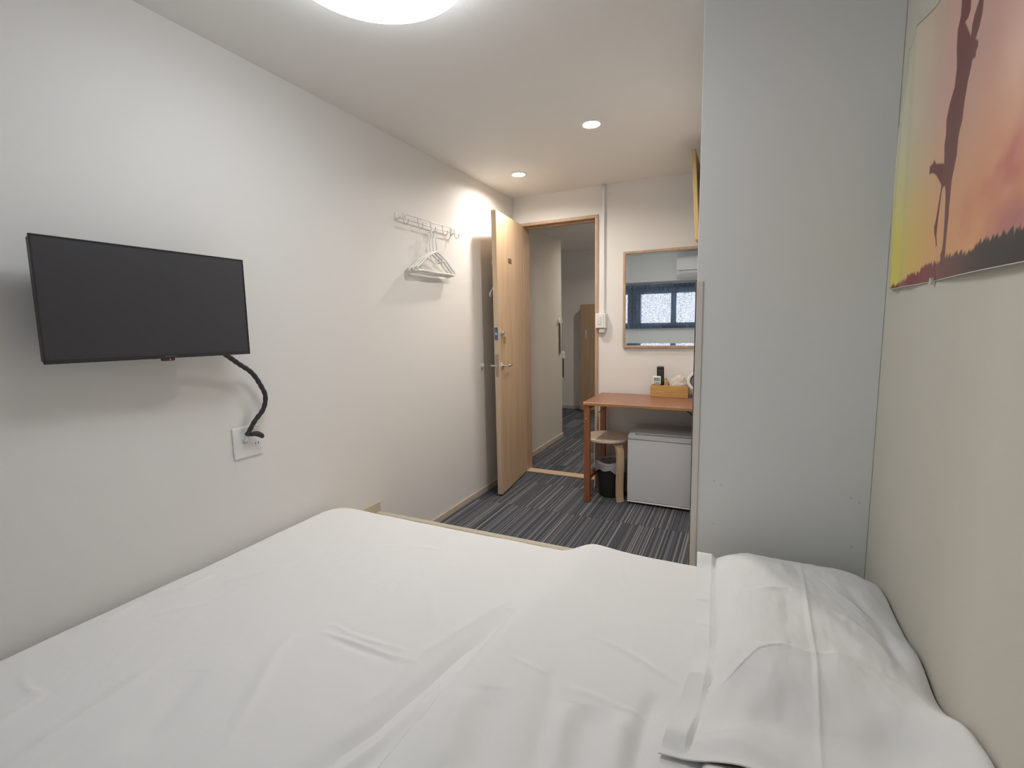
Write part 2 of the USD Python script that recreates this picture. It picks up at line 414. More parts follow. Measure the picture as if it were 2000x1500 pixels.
# the raised platform the mattress lies on
pf = thing('platform', 'beige raised bed platform with thin edge strip', 'platform', kind='structure')
obj('platform_top', cat_(box(0.0, XP, YF, YP1 - 0.012, PZ - 0.02, PZ), box(XP, XR, YF, YP0, PZ - 0.02, PZ)), PLATFORM, pf, smooth=False)
obj('platform_front', box(0.0, XP - .005, YP1 - 0.014, YP1 - 0.002, 0.0, PZ - 0.02), WALL, pf, smooth=False)
obj('edge_strip', rbox(0.0, XP - .005, YP1 - 0.03, YP1 + 0.004, PZ - 0.025, PZ + 0.006, 0.003), PLATFORM, pf, label='pale rounded nosing along the platform edge')

# ------------------------------------------------------------------ door
d1 = thing('door_1', 'light oak bedroom door standing open against the left wall', 'door', kind='structure')
FW, FD = 0.024, 0.012      # face width, how far it stands proud
obj('door_frame', rbox(DX1 - FW, DX1, YB - FD, YB + 0.11, 0, DZ - .001, 0.002), FRAMEWOOD, d1, label='right jamb')
obj('door_frame', rbox(DX0, DX0 + FW, YB - FD, YB + 0.11, 0, DZ - .001, 0.002), FRAMEWOOD, d1, label='left jamb behind the leaf')
obj('door_frame', rbox(DX0 + FW, DX1 - FW, YB - FD, YB + 0.11, DZ - FW, DZ - .001, 0.002), FRAMEWOOD, d1, label='head of the frame')
obj('door_stop_strip', cat_(rbox(DX0 + FW, DX1 - FW, YB + 0.045, YB + 0.075, DZ - FW - 0.016, DZ - FW, 0.002), rbox(DX1 - FW - 0.012, DX1 - FW, YB + 0.045, YB + 0.075, 0.012, DZ - FW, 0.002)), FRAMEWOOD, d1)
obj('threshold', rbox(DX0, DX1, YB - 0.012, YB + 0.075, 0, 0.012, 0.003), mat_mottled('threshold_wood', (0.58, 0.41, 0.27), (0.66, 0.49, 0.34), 4.0, 0.5, (1, 10, 4), space='position'), d1, label='pale wooden sill strip')
# leaf: local x along the leaf from the hinge, y thickness, swung about the hinge
HX, HY = 0.100, 3.585
LW, LT, LZ0, LZ1 = 0.598, 0.036, 0.010, 2.030
ANG = math.degrees(math.atan2(2.995 - HY, 0.166 - HX))   # direction hinge -> free edge (right face)


def leafx(m):
    """leaf space: x along the leaf, y=0 the face that looks at the room's right, y<0 into thickness"""
    return xform(m, rotm(ANG, [0, 0, 1]), (HX, HY, 0))


leaf = obj('door_leaf', leafx(rbox(0, LW, -LT, 0, LZ0, LZ1, 0.0015)), OAK, d1)
obj('edge_band', leafx(rbox(LW - .0005, LW + 0.001, -LT + .001, -.001, LZ0 + .002, LZ1 - .002, 0.0003)), OAKEDGE, leaf, label='paler edge band')
HZ = 0.955
lx = LW - 0.055


def lever(side):
    s = side
    rose = xform(lathe([(0.0001, 0.009), (0.020, 0.009), (0.024, 0.006), (0.025, 0.0)], 28), rotm(-90 * s, [1, 0, 0]))
    neck = tube([(0, 0, 0), (0, s * .03, 0), (0, s * .044, 0)], [0.009, 0.0085, 0.009], 14)
    bar = smooth_path([(0.004, s * .044, 0), (-0.02, s * .047, 0.0), (-0.06, s * .046, 0.001), (-0.10, s * .041, 0.002), (-0.115, s * .038, 0.002)], 24)
    arm = tube(bar, np.linspace(0.0098, 0.0066, 24), 14)
    return cat_(rose, neck, arm)


obj('door_handle', leafx(xform(lever(1), None, (lx, 0, HZ))), CHROME, leaf, label='satin lever handle on the room side')
obj('door_handle', leafx(xform(lever(-1), None, (lx, -LT, HZ))), CHROME, leaf, label='satin lever handle towards the wall')
obj('latch_plate', leafx(rbox(LW - .001, LW + 0.0025, -LT / 2 - .0115, -LT / 2 + .0115, HZ - .075, HZ + .085, 0.001)), PALEMETAL, leaf)
obj('latch_bolt', leafx(rbox(LW, LW + 0.010, -LT / 2 - .006, -LT / 2 + .006, HZ - .008, HZ + .010, 0.003)), CHROME, leaf)
obj('lock_plate', leafx(rbox(LW - .001, LW + 0.0025, -LT / 2 - .0125, -LT / 2 + .0125, HZ + .185, HZ + .275, 0.001)), BLUETAPE, leaf, label='blue lock face plate')
obj('dead_bolt', leafx(rbox(LW + .002, LW + 0.006, -LT / 2 - .006, -LT / 2 + .006, HZ + .222, HZ + .240, 0.001)), CHROME, leaf)
obj('thumb_turn', leafx(xform(cat_(lathe([(0.0001, 0.022), (0.012, 0.022), (0.015, 0.018), (0.016, 0.006), (0.021, 0.004), (0.021, 0.0)], 24), box(-.013, .013, -.003, .003, .022, .030)), rotm(-90, [1, 0, 0]), (lx, 0, HZ + .235))), CHROME, leaf)
obj('key_tag', leafx(rbox(lx - .072, lx - .042, .002, .006, HZ + .160, HZ + .205, 0.001)), BROWNTAG, leaf, label='small brown tag below the thumb turn')
obj('tag_cord', leafx(tube(smooth_path([(lx - .012, .012, HZ + .235), (lx - .035, .008, HZ + .225), (lx - .055, .004, HZ + .203)], 12), .0012, 6)), PALEMETAL, leaf)
obj('number_plate', leafx(rbox(0.300, 0.366, 0, .0025, 1.700, 1.733, 0.001)), DARKTAG, leaf, label='small dark room number plate')
obj('number_marks', leafx(cat_(*[box(.310 + i * .018, .322 + i * .018, .0024, .0029, 1.709, 1.724) for i in range(3)])), BRASS, leaf)

# ------------------------------------------------------------------ ceiling lights
lamp = thing('ceiling_lamp', 'round white LED ceiling lamp glowing over the bed', 'lamp', (0.825, 1.07, H))
obj('lamp_base', lathe([(0.0001, 0.0), (0.235, 0.0), (0.245, -0.004), (0.245, -0.018), (0.0001, -0.018)], 72), WHITEPL, lamp)
obj('lamp_rim', lathe([(0.245, -0.018), (0.2530, -0.022), (0.2530, -0.066), (0.250, -0.072)], 96), emit('lamp_rim_glow', LAMP_COLOR, LAMP_STRENGTH * 0.85), lamp, smooth=True)
obj('lamp_diffuser', lathe([(0.2505, -0.0715), (0.246, -0.078), (0.236, -0.084), (0.20, -0.088), (0.10, -0.090), (0.0001, -0.090)], 96), LAMPMAT, lamp, smooth=True)


def downlight(label, loc, lens=DOWNMAT):
    t = thing('downlight', label, 'light', loc)
    obj('trim_ring', lathe([(0.041, 0.012), (0.0405, -0.001), (0.044, -0.004), (0.054, -0.0035), (0.056, 0.0), (0.0475, 0.0)], 48), WHITEPL, t)
    obj('reflector', lathe([(0.0405, 0.004), (0.040, 0.046), (0.0001, 0.046), (0.0001, 0.052), (0.046, 0.052), (0.047, 0.004)], 40), WHITEPL, t)
    obj('light_lens', lathe([(0.0001, 0.010), (0.037, 0.010), (0.0395, 0.013), (0.0395, 0.018), (0.0001, 0.018)], 40), lens, t)
    return t


downlight('small recessed downlight near the open door, by the left wall', (DL[0][0], DL[0][1], H))
downlight('small recessed downlight in the middle of the entry ceiling', (DL[1][0], DL[1][1], H))

downlight('added hallway fill light, unseen past the doorway', (0.55, 5.35, H), HALLFILL)  # fill lamp added outside the view to brighten the dark hall

# ------------------------------------------------------------------ bed
mtr = obj('mattress', rbox(0.02, 2.06, YF + .03, 1.580, PZ + .001, PZ + .140, 0.05), FABRIC, label='white mattress on the beige platform, wrapped by the sheet', cat='mattress')


def polydist(P, line):
    """signed-less distance of points P (n,2) to a polyline, and 0..1 position along it"""
    line = np.array(line)
    best = np.full(len(P), 9.0)
    pos = np.zeros(len(P))
    side = np.zeros(len(P))
    n = len(line) - 1
    for i in range(n):
        a, b = line[i], line[i + 1]
        d = b - a
        t = np.clip(((P - a) @ d) / (d @ d), 0, 1)
        q = P - (a + t[:, None] * d)
        dist = np.linalg.norm(q, axis=1)
        k = dist < best
        best[k] = dist[k]
        pos[k] = (i + t[k]) / n
        side[k] = np.sign(d[0] * q[k, 1] - d[1] * q[k, 0])
    return best, pos, side


def ridge(P, line, amp, width, asym=0.0):
    d, t, s = polydist(P, line)
    env = np.clip(np.minimum(t, 1 - t) * 4.0, 0, 1) ** 0.7
    g = np.exp(-(d / width) ** 2)
    return amp * env * g * (1 + asym * s)


sstep = lambda x: np.clip(x, 0, 1) ** 2 * (3 - 2 * np.clip(x, 0, 1))
STEP = np.array([(1.171, 1.70), (1.171, 1.546), (1.174, 1.304), (1.157, 1.185), (1.152, 1.076), (1.148, .989), (1.144, .866), (1.139, .781), (1.140, .734), (1.135, .673), (1.135, .606), (1.137, .50), (1.14, .2), (1.14, -.6)])
VALLEY = [(1.142, 1.147), (1.121, .981), (1.093, .813), (1.070, .667), (1.039, .577), (1.0, .45)]
OUTER = [(1.134, 1.235), (1.088, 1.123), (1.013, .890), (1.009, .755), (.981, .672)]
ZT = 0.433
BX0, BX1, BY0, BY1, BR, CR = 0.012, 2.066, YF + .02, 1.588, 0.055, 0.13


def sheet_top(P):
    x, y = P[:, 0], P[:, 1]
    h = np.full(len(P), ZT)
    xs = np.interp(y, STEP[::-1, 1], STEP[::-1, 0])
    s = x - xs
    fade = 1.0 - 0.30 * sstep((0.9 - y) / 0.6)
    h += (0.036 + 0.014 * sstep((y - 1.25) / .3)) * sstep((s + 0.035) / (0.085 + 0.060 * sstep((y - 1.0) / .5))) * fade * (0.72 + 0.28 * np.exp(-((s - .05) / .13) ** 2))
    h += ridge(P, VALLEY, -0.022, 0.028)
    h += ridge(P, [(1.125, .90), (1.105, .75), (1.085, .62), (1.06, .5), (1.03, .3)], 0.018, 0.020)
    h += ridge(P, OUTER, 0.0040, 0.016, 0.2)
    # the fold that overlaps along the lower step
    d, t, sd = polydist(P, [(1.139, .76), (1.137, .70), (1.135, .66), (1.135, .606), (1.137, .55), (1.139, .45)])
    h += np.where(s < 0.0, -0.0120, 0.0040) * np.exp(-(np.abs(s) / 0.012) ** 1.2) * np.clip((0.80 - y) / 0.08, 0, 1)
    for line, a, w, asy in (
            ([(.708, .847), (.809, .849), (.946, .849), (1.033, .857)], .0030, .007, .5), ([(.796, .862), (.909, .876), (.976, .883)], .0022, .006, .5),
            ([(.76, .838), (.86, .836), (.98, .840)], -.0028, .011, .3),
            ([(1.236, .930), (1.303, .923), (1.343, .923)], .0018, .007, .2), ([(1.390, 1.090), (1.472, 1.072), (1.560, 1.035), (1.625, 1.006)], .0030, .008, .2),
            ([(1.390, .900), (1.455, .901), (1.522, .892), (1.567, .890)], .0024, .008, .5),
            ([(1.246, .829), (1.270, .766), (1.294, .698), (1.32, .60)], -.0040, .030, 0), ([(1.342, .940), (1.371, .841), (1.388, .766), (1.42, .65)], -.0042, .022, 0),
            ([(1.454, .873), (1.463, .800), (1.49, .68)], -.0040, .028, 0), ([(1.528, .883), (1.526, .804), (1.54, .68)], .0045, .022, 0), ([(1.572, .963), (1.566, .873), (1.568, .70)], -.0045, .018, 0),
            ([(1.20, .80), (1.23, .70), (1.25, .6)], .004, .025, 0), ([(1.41, .86), (1.425, .76), (1.45, .66)], .0035, .018, 0),
            ([(1.377, 1.515), (1.420, 1.379)], .0012, .008, .4), ([(1.301, 1.302), (1.385, 1.182), (1.413, 1.10)], .0013, .010, .4),
            ([(.437, .612), (.453, .467), (.467, .30)], .0028, .022, .3), ([(.152, .429), (.244, .413), (.300, .418)], .0020, .008, .5), ([(.30, .43), (.312, .366), (.333, .28)], .0026, .012, .4),
            ([(.641, .808), (.681, .721), (.736, .641), (.822, .50)], .0022, .016, .4), ([(.058, .719), (.132, .827), (.141, .913)], .0030, .014, .3), ([(.20, .70), (.287, .808), (.316, .907)], .0024, .012, .4),
            ([(.06, .56), (.10, .64), (.09, .725)], .0024, .014, .3), ([(.709, .887), (.784, .872), (.90, .879)], .0014, .006, .5), ([(.55, .62), (.60, .52), (.66, .42)], -.0030, .03, 0),
            ([(.22, .9), (.30, 1.05), (.33, 1.2)], .0018, .02, 0), ([(.50, 1.30), (.62, 1.36), (.75, 1.38)], .0012, .012, .3), ([(.85, 1.15), (.93, 1.05), (.99, .98)], .0016, .018, .3)):
        h += ridge(P, line, a * (2.3 if w > .0125 else 1.15), w, asy * .4)
    q = np.c_[x * 3.0, y * 3.0, np.zeros(len(P))]
    h += 0.006 * (meshkit.fbm(q, 3, 5) - 0.5)
    q2 = np.c_[x * 11 + y * 5, y * 5 - x * 2, np.zeros(len(P))]
    h += 0.0034 * (meshkit.fbm(q2, 3, 9) - 0.5)
    # wavy hem near the left wall
    h += 0.004 * (meshkit.fbm(np.c_[y * 7, x * 2, 0 * x], 2, 3) - .5) * np.exp(-(x / .12) ** 2)
    return h


def rr_inside(P):
    """distance inside the rounded rectangle of the bed (negative outside) and nearest boundary point"""
    c = np.array([(BX0 + BX1) / 2, (BY0 + BY1) / 2])
    hw = np.array([(BX1 - BX0) / 2, (BY1 - BY0) / 2]) - CR
    q = P - c
    k = np.clip(q, -hw, hw)
    v = q - k
    d = np.linalg.norm(v, axis=1)
    inner = np.minimum(hw[0] - np.abs(q[:, 0]), hw[1] - np.abs(q[:, 1]))
    dist = np.where(d > 1e-9, CR - d, CR + np.maximum(inner, 0))
    proj = np.where(d[:, None] > 1e-9, c + k + v / np.maximum(d, 1e-9)[:, None] * np.minimum(d, CR)[:, None], P)
    return dist, proj


gx = np.arange(BX0 - 0.14, BX1 + 0.141, 0.005)
gy = np.arange(BY0 - 0.14, BY1 + 0.141, 0.005)
GX, GY = np.meshgrid(gx, gy, indexing='ij')
P = np.c_[GX.ravel(), GY.ravel()]
dist, prj = rr_inside(P)
Z = sheet_top(prj)
din = np.clip(dist, 0, BR)
Z = Z - (BR - np.sqrt(np.maximum(BR ** 2 - (BR - din) ** 2, 0)))
over = np.clip(-dist, 0, None)
Z = np.maximum(Z - over, PZ + 0.004 + 0.0002 * (over > 0))
# slight outward billow of the hanging side
V = np.c_[prj, Z]
sheet = trimesh.Trimesh(V, np.vstack([grid_faces(len(gx), len(gy))[:, [0, 1, 2]], grid_faces(len(gx), len(gy))[:, [0, 2, 3]]]), process=False)
ok = sheet.area_faces > 1e-9
sheet.update_faces(ok)
sheet.remove_unreferenced_vertices()
obj('bed_sheet', sheet, FABRIC, smooth=True, label='white cotton sheet spread over the mattress with soft folds', cat='sheet')


# pillow: a cushion in a case with a flat flange along its left edge
def pillow_mesh():
    nu, nv = 250, 330
    y0, y1 = 0.812, 1.612
    u = np.linspace(0, 1, nu)
    v = np.linspace(0, 1, nv)
    U, Vv = np.meshgrid(u, v, indexing='ij')
    edge_y = np.array([.809, .90, .994, 1.039, 1.169, 1.34, 1.45, 1.557, 1.612])
    edge_x = np.array([1.600, 1.616, 1.626, 1.634, 1.631, 1.624, 1.616, 1.606, 1.602])
    Y = y0 + (y1 - y0) * Vv
    XL = np.interp(Y, edge_y, edge_x)
    XRr = 2.074 - 0.0 * Y
    X = XL + (XRr - XL) * U
    # near edge droops forward in the middle
    Y = Y + 0.006 * np.sin(9 * U) * (1 - Vv) ** 6
    Q = np.c_[X.ravel(), Y.ravel()]
    base = (sheet_top(Q) + 0.003).reshape(X.shape)
    # the near hem hangs free, held up by the cushion inside and the second pillow below it
    base = base + (0.004 + 0.032 * sstep((X - 1.635) / .12)) * (1 - sstep(Vv / .16))
    # cushion profile
    fl_y = np.array([.771, .846, .941, 1.021, 1.145, 1.444, 1.612])
    fl_x = np.array([1.648, 1.656, 1.668, 1.676, 1.678, 1.664, 1.660])
    flx = np.interp(Y, fl_y, fl_x)
    a = np.clip((X - flx) / 0.115, 0, 1)
    b = np.clip((2.10 - X) / 0.10, 0, 1)
    c = np.clip((Y - 0.815 + 0.05 * sstep((X - 1.95) / .1)) / (0.25 + 0.05 * np.sin((X - 1.66) * 9)), 0, 1)
    d = np.clip((1.612 - Y) / 0.20, 0, 1)
    prof = np.sqrt(1 - (1 - a) ** 2) * np.sqrt(1 - (1 - b) ** 2) * (0.22 * np.sqrt(np.clip(c * 4, 0, 1)) + 0.78 * sstep(c)) * np.sqrt(1 - (1 - d) ** 2.4)
    crown = 0.084 + 0.016 * np.exp(-((X - 1.80) / .14) ** 2) * np.exp(-((Y - 1.33) / .28) ** 2) - 0.014 * sstep((X - 1.95) / .12)
    Hh = crown * prof
    # flange ripple
    on_fl = np.clip((flx - X) / 0.012, 0, 1)
    Hh += on_fl * (0.009 + 0.006 * np.sin(Y * 38.0) * np.clip((1.45 - Y) / .5, 0, 1) + 0.020 * np.exp(-((Y - 1.575) / .035) ** 2) + 0.004 * (meshkit.fbm(np.c_[Q * 14, np.zeros(len(Q))], 2, 4).reshape(X.shape) - .5))
    Hh += 0.010 * np.exp(-(((X - flx)) / .010) ** 2) * 0.25
    for line, am, w, asy in (([(1.883, 1.56), (1.879, 1.366), (1.874, 1.154), (1.873, 1.077), (1.862, .930), (1.852, .80)], .0034, .0055, .15),
                             ([(1.74, 1.305), (1.80, 1.318), (1.84, 1.335), (1.882, 1.352)], .0024, .007, .15), ([(1.75, 1.075), (1.833, 1.099), (1.870, 1.098), (1.920, 1.117), (1.969, 1.10), (2.03, 1.075)], .0024, .007, .15),
                             ([(1.884, 1.492), (1.956, 1.36), (1.991, 1.319), (2.03, 1.25)], .0045, .020, .2), ([(1.69, .975), (1.766, 1.069), (1.826, 1.10)], .0030, .012, .3),
                             ([(1.70, 1.40), (1.72, 1.28), (1.75, 1.15)], .0035, .025, .2), ([(1.92, 1.30), (1.99, 1.22), (2.02, 1.14)], .0035, .011, .1), ([(1.98, 1.42), (2.02, 1.28), (2.04, 1.1)], -.006, .014, 0),
                             ([(1.76, .90), (1.80, .95), (1.86, 1.0)], -.005, .03, 0), ([(1.90, .90), (1.95, .98), (1.99, 1.02)], .005, .03, 0), ([(1.66, .86), (1.70, .93), (1.74, 1.03)], -.004, .03, 0),
                             ([(1.605, 1.345), (1.66, 1.350)], .0022, .006, .1), ([(1.635, 1.245), (1.672, 1.235)], .0022, .006, .1), ([(1.61, 1.02), (1.66, 1.045)], .003, .008, .1)):
        Hh += ridge(Q, line, am, w, asy).reshape(X.shape)
    n1 = meshkit.fbm(np.c_[Q * 6.0, np.zeros(len(Q))], 3, 21).reshape(X.shape) - .5
    n2 = meshkit.fbm(np.c_[Q[:, 0] * 24, Q[:, 1] * 9, np.zeros(len(Q))], 3, 22).reshape(X.shape) - .5
    edge_mask = prof
    Hh += (0.017 * n1 + 0.011 * n2) * edge_mask
    Hh = Hh * (0.25 + 0.75 * sstep(Vv / 0.06))
    Z = base + np.maximum(Hh, 0.003)
    # wavy right hem that rides up the wall
    Z += 0.050 * sstep((X - 1.99) / .08) * sstep((1.15 - Y) / .3) + 0.030 * sstep((X - 2.02) / .05) * (0.5 + 0.5 * np.sin(Y * 21 + 0.8)) * np.clip((1.35 - Y) / .2, 0, 1)
    top = np.stack([X, Y, Z], -1).reshape(-1, 3)
    bot = np.stack([X, Y, np.minimum(base, Z - 0.002)], -1).reshape(-1, 3)
    f = grid_faces(nu, nv)
    f = np.vstack([f[:, [0, 1, 2]], f[:, [0, 2, 3]]])
    n = nu * nv
    idx = lambda i, j: i * nv + j
    loop = [idx(i, 0) for i in range(nu)] + [idx(nu - 1, j) for j in range(1, nv)] + [idx(i, nv - 1) for i in range(nu - 2, -1, -1)] + [idx(0, j) for j in range(nv - 2, 0, -1)]
    side = []
    for k in range(len(loop)):
        a_, b_ = loop[k], loop[(k + 1) % len(loop)]
        side += [[b_, a_, a_ + n], [b_, a_ + n, b_ + n]]
    return trimesh.Trimesh(np.vstack([top, bot]), np.vstack([f, f[:, ::-1] + n, np.array(side)]), process=False)


obj('pillow', pillow_mesh(), FABRIC, smooth=40, label='large white pillow with a flat flange edge, against the beige wall', cat='pillow')


def cushion(x0, x1, y0, y1, h, n=50):
    u = np.linspace(-1, 1, n)
    U, W = np.meshgrid(u, u, indexing='ij')
    k = (1 - np.abs(U) ** 3.5).clip(0) ** .5 * (1 - np.abs(W) ** 3.5).clip(0) ** .5
    X = (x0 + x1) / 2 + (x1 - x0) / 2 * U * (1 - 0.04 * W ** 2)
    Y = (y0 + y1) / 2 + (y1 - y0) / 2 * W * (1 - 0.04 * U ** 2)
    base = (sheet_top(np.c_[X.ravel(), Y.ravel()]) + .004).reshape(X.shape)
    top = np.stack([X, Y, base + .003 + h * k], -1).reshape(-1, 3)
    bot = np.stack([X, Y, base], -1).reshape(-1, 3)
    f = grid_faces(n, n)
    f = np.vstack([f[:, [0, 1, 2]], f[:, [0, 2, 3]]])
    N = n * n
    loop = [i * n for i in range(n)] + [(n - 1) * n + j for j in range(1, n)] + [i * n + n - 1 for i in range(n - 2, -1, -1)] + [j for j in range(n - 2, 0, -1)]
    side = []
    for q in range(len(loop)):
        a_, b_ = loop[q], loop[(q + 1) % len(loop)]
        side += [[b_, a_, a_ + N], [b_, a_ + N, b_ + N]]
    return trimesh.Trimesh(np.vstack([top, bot]), np.vstack([f, f[:, ::-1] + N, np.array(side)]), process=False)


obj('pillow', cushion(1.668, 2.06, 0.20, 0.845, 0.046), FABRIC, smooth=40, label='second white pillow, mostly hidden under the near end of the first', cat='pillow')

# ------------------------------------------------------------------ television on the left wall
tvn, tvu = math.radians(-2.0), None
TVW, TVH = 0.552, 0.327
tv = thing('television', 'black flat television on a bracket on the left wall', 'television', (0.124, 0.849, 1.332))
TVR = rotm(-2.0, [0, 0, 1]) @ rotm(-0.36, [0, 1, 0]) @ rotm(-0.78, [1, 0, 0])


def tvx(m):
    return xform(m, TVR)


obj('back_housing', tvx(cat_(rbox(-.028, -.004, -TVW / 2 + .002, TVW / 2 - .002, -TVH / 2 + .002, TVH / 2 - .002, .006), rbox(-.050, -.026, -.19, .19, -.13, .06, .012))), BLACKPL, tv)
bez = cat_(rbox(-.006, .0015, -TVW / 2, TVW / 2, TVH / 2 - .004, TVH / 2, .001), rbox(-.006, .0015, -TVW / 2, TVW / 2, -TVH / 2, -TVH / 2 + .013, .001),
           rbox(-.006, .0015, -TVW / 2, -TVW / 2 + .004, -TVH / 2, TVH / 2, .001), rbox(-.006, .0015, TVW / 2 - .004, TVW / 2, -TVH / 2, TVH / 2, .001))
obj('bezel', tvx(bez), BLACKPL, tv)
obj('screen', tvx(box(-.005, -.0006, -TVW / 2 + .0035, TVW / 2 - .0035, -TVH / 2 + .0125, TVH / 2 - .0035)), BLACKSCREEN, tv, smooth=False)
sb = obj('sensor_bump', tvx(rbox(-.014, .001, -.004, .030, -TVH / 2 - .008, -TVH / 2 + .002, .002)), BLACKPL, tv)
obj('sensor_window', tvx(rbox(.0005, .0014, .008, .028, -TVH / 2 - .0066, -TVH / 2 - .0005, .0004)), LENSRED, sb)
obj('standby_light', tvx(xform(trimesh.creation.icosphere(2, .0016), None, (.0014, .0155, -TVH / 2 - .0038))), REDLED, sb)
# the maker's name is a few millimetres high and cannot be read in the photograph: a row of pale glyph strokes
gl = []
for k in range(8):
    y = .002 + k * .0042
    gl += [box(.0014, .0018, y, y + .0030, -TVH / 2 + .0048, -TVH / 2 + .0056), box(.0014, .0018, y, y + .0008, -TVH / 2 + .0048, -TVH / 2 + .0080)]
obj('logo_print', tvx(cat_(*gl)), LOGOINK, tv)
obj('mount_arm', cat_(rbox(-.124, -.119, -.06, .06, -.09, .09, .001), rbox(-.12, -.045, -.022, .022, -.03, .03, .003)), DARKMETAL, tv)

# cable from the television to the wall plate
cb = thing('cable', 'thick black wrapped television cable running to the wall plate', 'cable')
path = [(0.085, 1.03, 1.19), (0.072, 1.072, 1.166), (.060, 1.108, 1.143), (.050, 1.146, 1.118), (.044, 1.183, 1.092), (.042, 1.207, 1.061), (.040, 1.228, 1.023), (.040, 1.237, .999), (.040, 1.236, .973), (.038, 1.222, .937), (.034, 1.191, .904), (.030, 1.170, .873), (.028, 1.154, .852)]
sp = smooth_path(path, 90)
rr = 0.0086 + 0.0006 * np.sin(np.arange(90) * 1.3)
obj('cord', tube(sp, rr, 12), BLACKCORD, cb)
lump = smooth_path([(.030, 1.166, .848), (.034, 1.180, .853), (.036, 1.196, .849), (.034, 1.212, .838), (.030, 1.218, .832)], 18)
obj('cord_bundle', tube(lump, [.005, .006, .0075, .0085, .009, .0095, .0098, .0102, .0105, .0105, .0105, .0103, .0100, .0100, .0095, .009, .008, .005], 12), BLACKCORD, cb, label='short taped bundle of folded cord')
obj('aerial_plug', tube([(.026, 1.155, .850), (.020, 1.157, .838), (.010, 1.158, .826), (0.0075, 1.158, .825)], [.0045, .0055, .006, .006], 12), WHITEPL, cb, label='pale aerial plug at the cable end')

pl = thing('wall_outlet', 'square white wall plate with aerial and power sockets under the television', 'outlet', (0, 1.174, 0.822))
obj('cover_plate', rbox(0, .0075, -.060, .060, -.060, .060, .003), WHITEPL, pl)
obj('aerial_socket', xform(lathe([(.0001, .004), (.003, .004), (.0035, .006), (.0075, .006), (.0085, 0)], 24), rotm(90, [0, 1, 0]), (.0075, -.016, .003)), CHROME, pl)
for dy in (.028, .0405):
    obj('socket_slot', box(.0070, .0079, dy - .0012, dy + .0012, -.018, -.009), BLACKPL, pl, smooth=False)

# ------------------------------------------------------------------ hook rack and hangers
RK = thing('hook_rack', 'white wire hook rail on the left wall holding plastic hangers', 'rack')
RY0, RY1, RZ = 2.13, 2.69, 1.858
for y in (RY0 + .01, RY1 - .01):
    obj('wall_bracket', cat_(rbox(0, .005, y - .012, y + .012, RZ - .030, RZ + .006, .002), rbox(.004, .032, y - .003, y + .003, RZ - .030, RZ - .024, .001)), WHITEPL, RK)
loop = [(.030, RY0 + .045, RZ - .02), (.030, RY0 + .048, RZ - .006), (.030, RY0 + .058, RZ), (.030, RY1 - .058, RZ), (.030, RY1 - .048, RZ - .006), (.030, RY1 - .045, RZ - .02)]
obj('top_rail', tube(loop, .0026, 8), WIRE, RK)
obj('bottom_rail', tube([(.030, RY0 - .005, RZ - .027), (.030, RY1 + .005, RZ - .027)], .0030, 8), WIRE, RK)
HOOKS = [2.155, 2.285, 2.41, 2.535, 2.665]
for y in HOOKS:
    hk_ = smooth_path([(.033, y, RZ), (.034, y, RZ - .022), (.036, y, RZ - .042), (.044, y, RZ - .057), (.056, y, RZ - .058), (.065, y, RZ - .050), (.069, y, RZ - .038)], 26)
    obj('hook', cat_(tube(hk_, .0024, 8), xform(trimesh.creation.icosphere(2, .0040), None, (.069, y, RZ - .037))), WIRE, RK)


def hanger_parts(t, W=.205, h=.125):
    """white plastic hanger in the local yz plane, hook tip at the origin"""
    hook = smooth_path([(0, -.016, .008), (0, -.018, .024), (0, -.008, .036), (0, .006, .036), (0, .016, .024), (0, .014, .008), (0, .002, -.012), (0, 0, -.040), (0, 0, -.085)], 40)
    obj('hanger_hook', tube(hook, .0034, 8), WHITEPL, t)
    zt, zb = -.083, -.083 - h
    rim = smooth_path([(0, 0, zt), (0, .05, zt - .018), (0, W * .55, zt - .050), (0, W - .016, zb + .026), (0, W, zb + .012), (0, W - .004, zb + .002), (0, W - .02, zb), (0, 0, zb), (0, -W + .02, zb), (0, -W + .004, zb + .002), (0, -W, zb + .012), (0, -W + .016, zb + .026), (0, -W * .55, zt - .050), (0, -.05, zt - .018), (0, 0, zt)], 110)
    obj('hanger_body', tube(rim[:-1], .0062, 8, closed=True), WHITEPL, t)
    for s in (-1, 1):
        obj('notch', tube(smooth_path([(0, s * .060, zt - .028), (0, s * .070, zt - .050), (0, s * .082, zt - .052), (0, s * .095, zt - .046)], 12), .0042, 6), WHITEPL, t)


grp = None
hg = thing('clothes_hanger', 'white plastic hanger nearest the room on the hook rail', 'hanger', (.060, 2.420, 1.770), 2.0)
hanger_parts(hg)
hlabels = ['white plastic hanger in the middle of the bunch on the hook rail', 'white plastic hanger closest to the wall on the hook rail']
for (loc, rz), lb in zip((((.044, 2.409, 1.766), 1.2), ((.028, 2.399, 1.760), 0.4)), hlabels):
    copy_of(hg, loc, rz, lb)
copy_of(hg, (.055, 3.235, 1.661), 8, 'lone white plastic hanger half hidden behind the open door')
wh = obj('wall_hook', cat_(tube(smooth_path([(0.0, 3.235, 1.705), (.03, 3.235, 1.697), (.055, 3.235, 1.692), (.065, 3.235, 1.705)], 14), .003, 8), rbox(0, .005, 3.222, 3.248, 1.690, 1.725, .002)), WHITEPL, label='small white wall hook behind the open door', cat='hook')

stp = thing('door_stop', 'round white bumper knob on the left wall beside the door', 'door stop', (0, 3.024, .955))
obj('knob', xform(lathe([(.0001, .022), (.010, .021), (.0155, .016), (.0165, .009), (.012, .004), (.014, 0)], 28), rotm(90, [0, 1, 0])), WHITEDULL, stp)

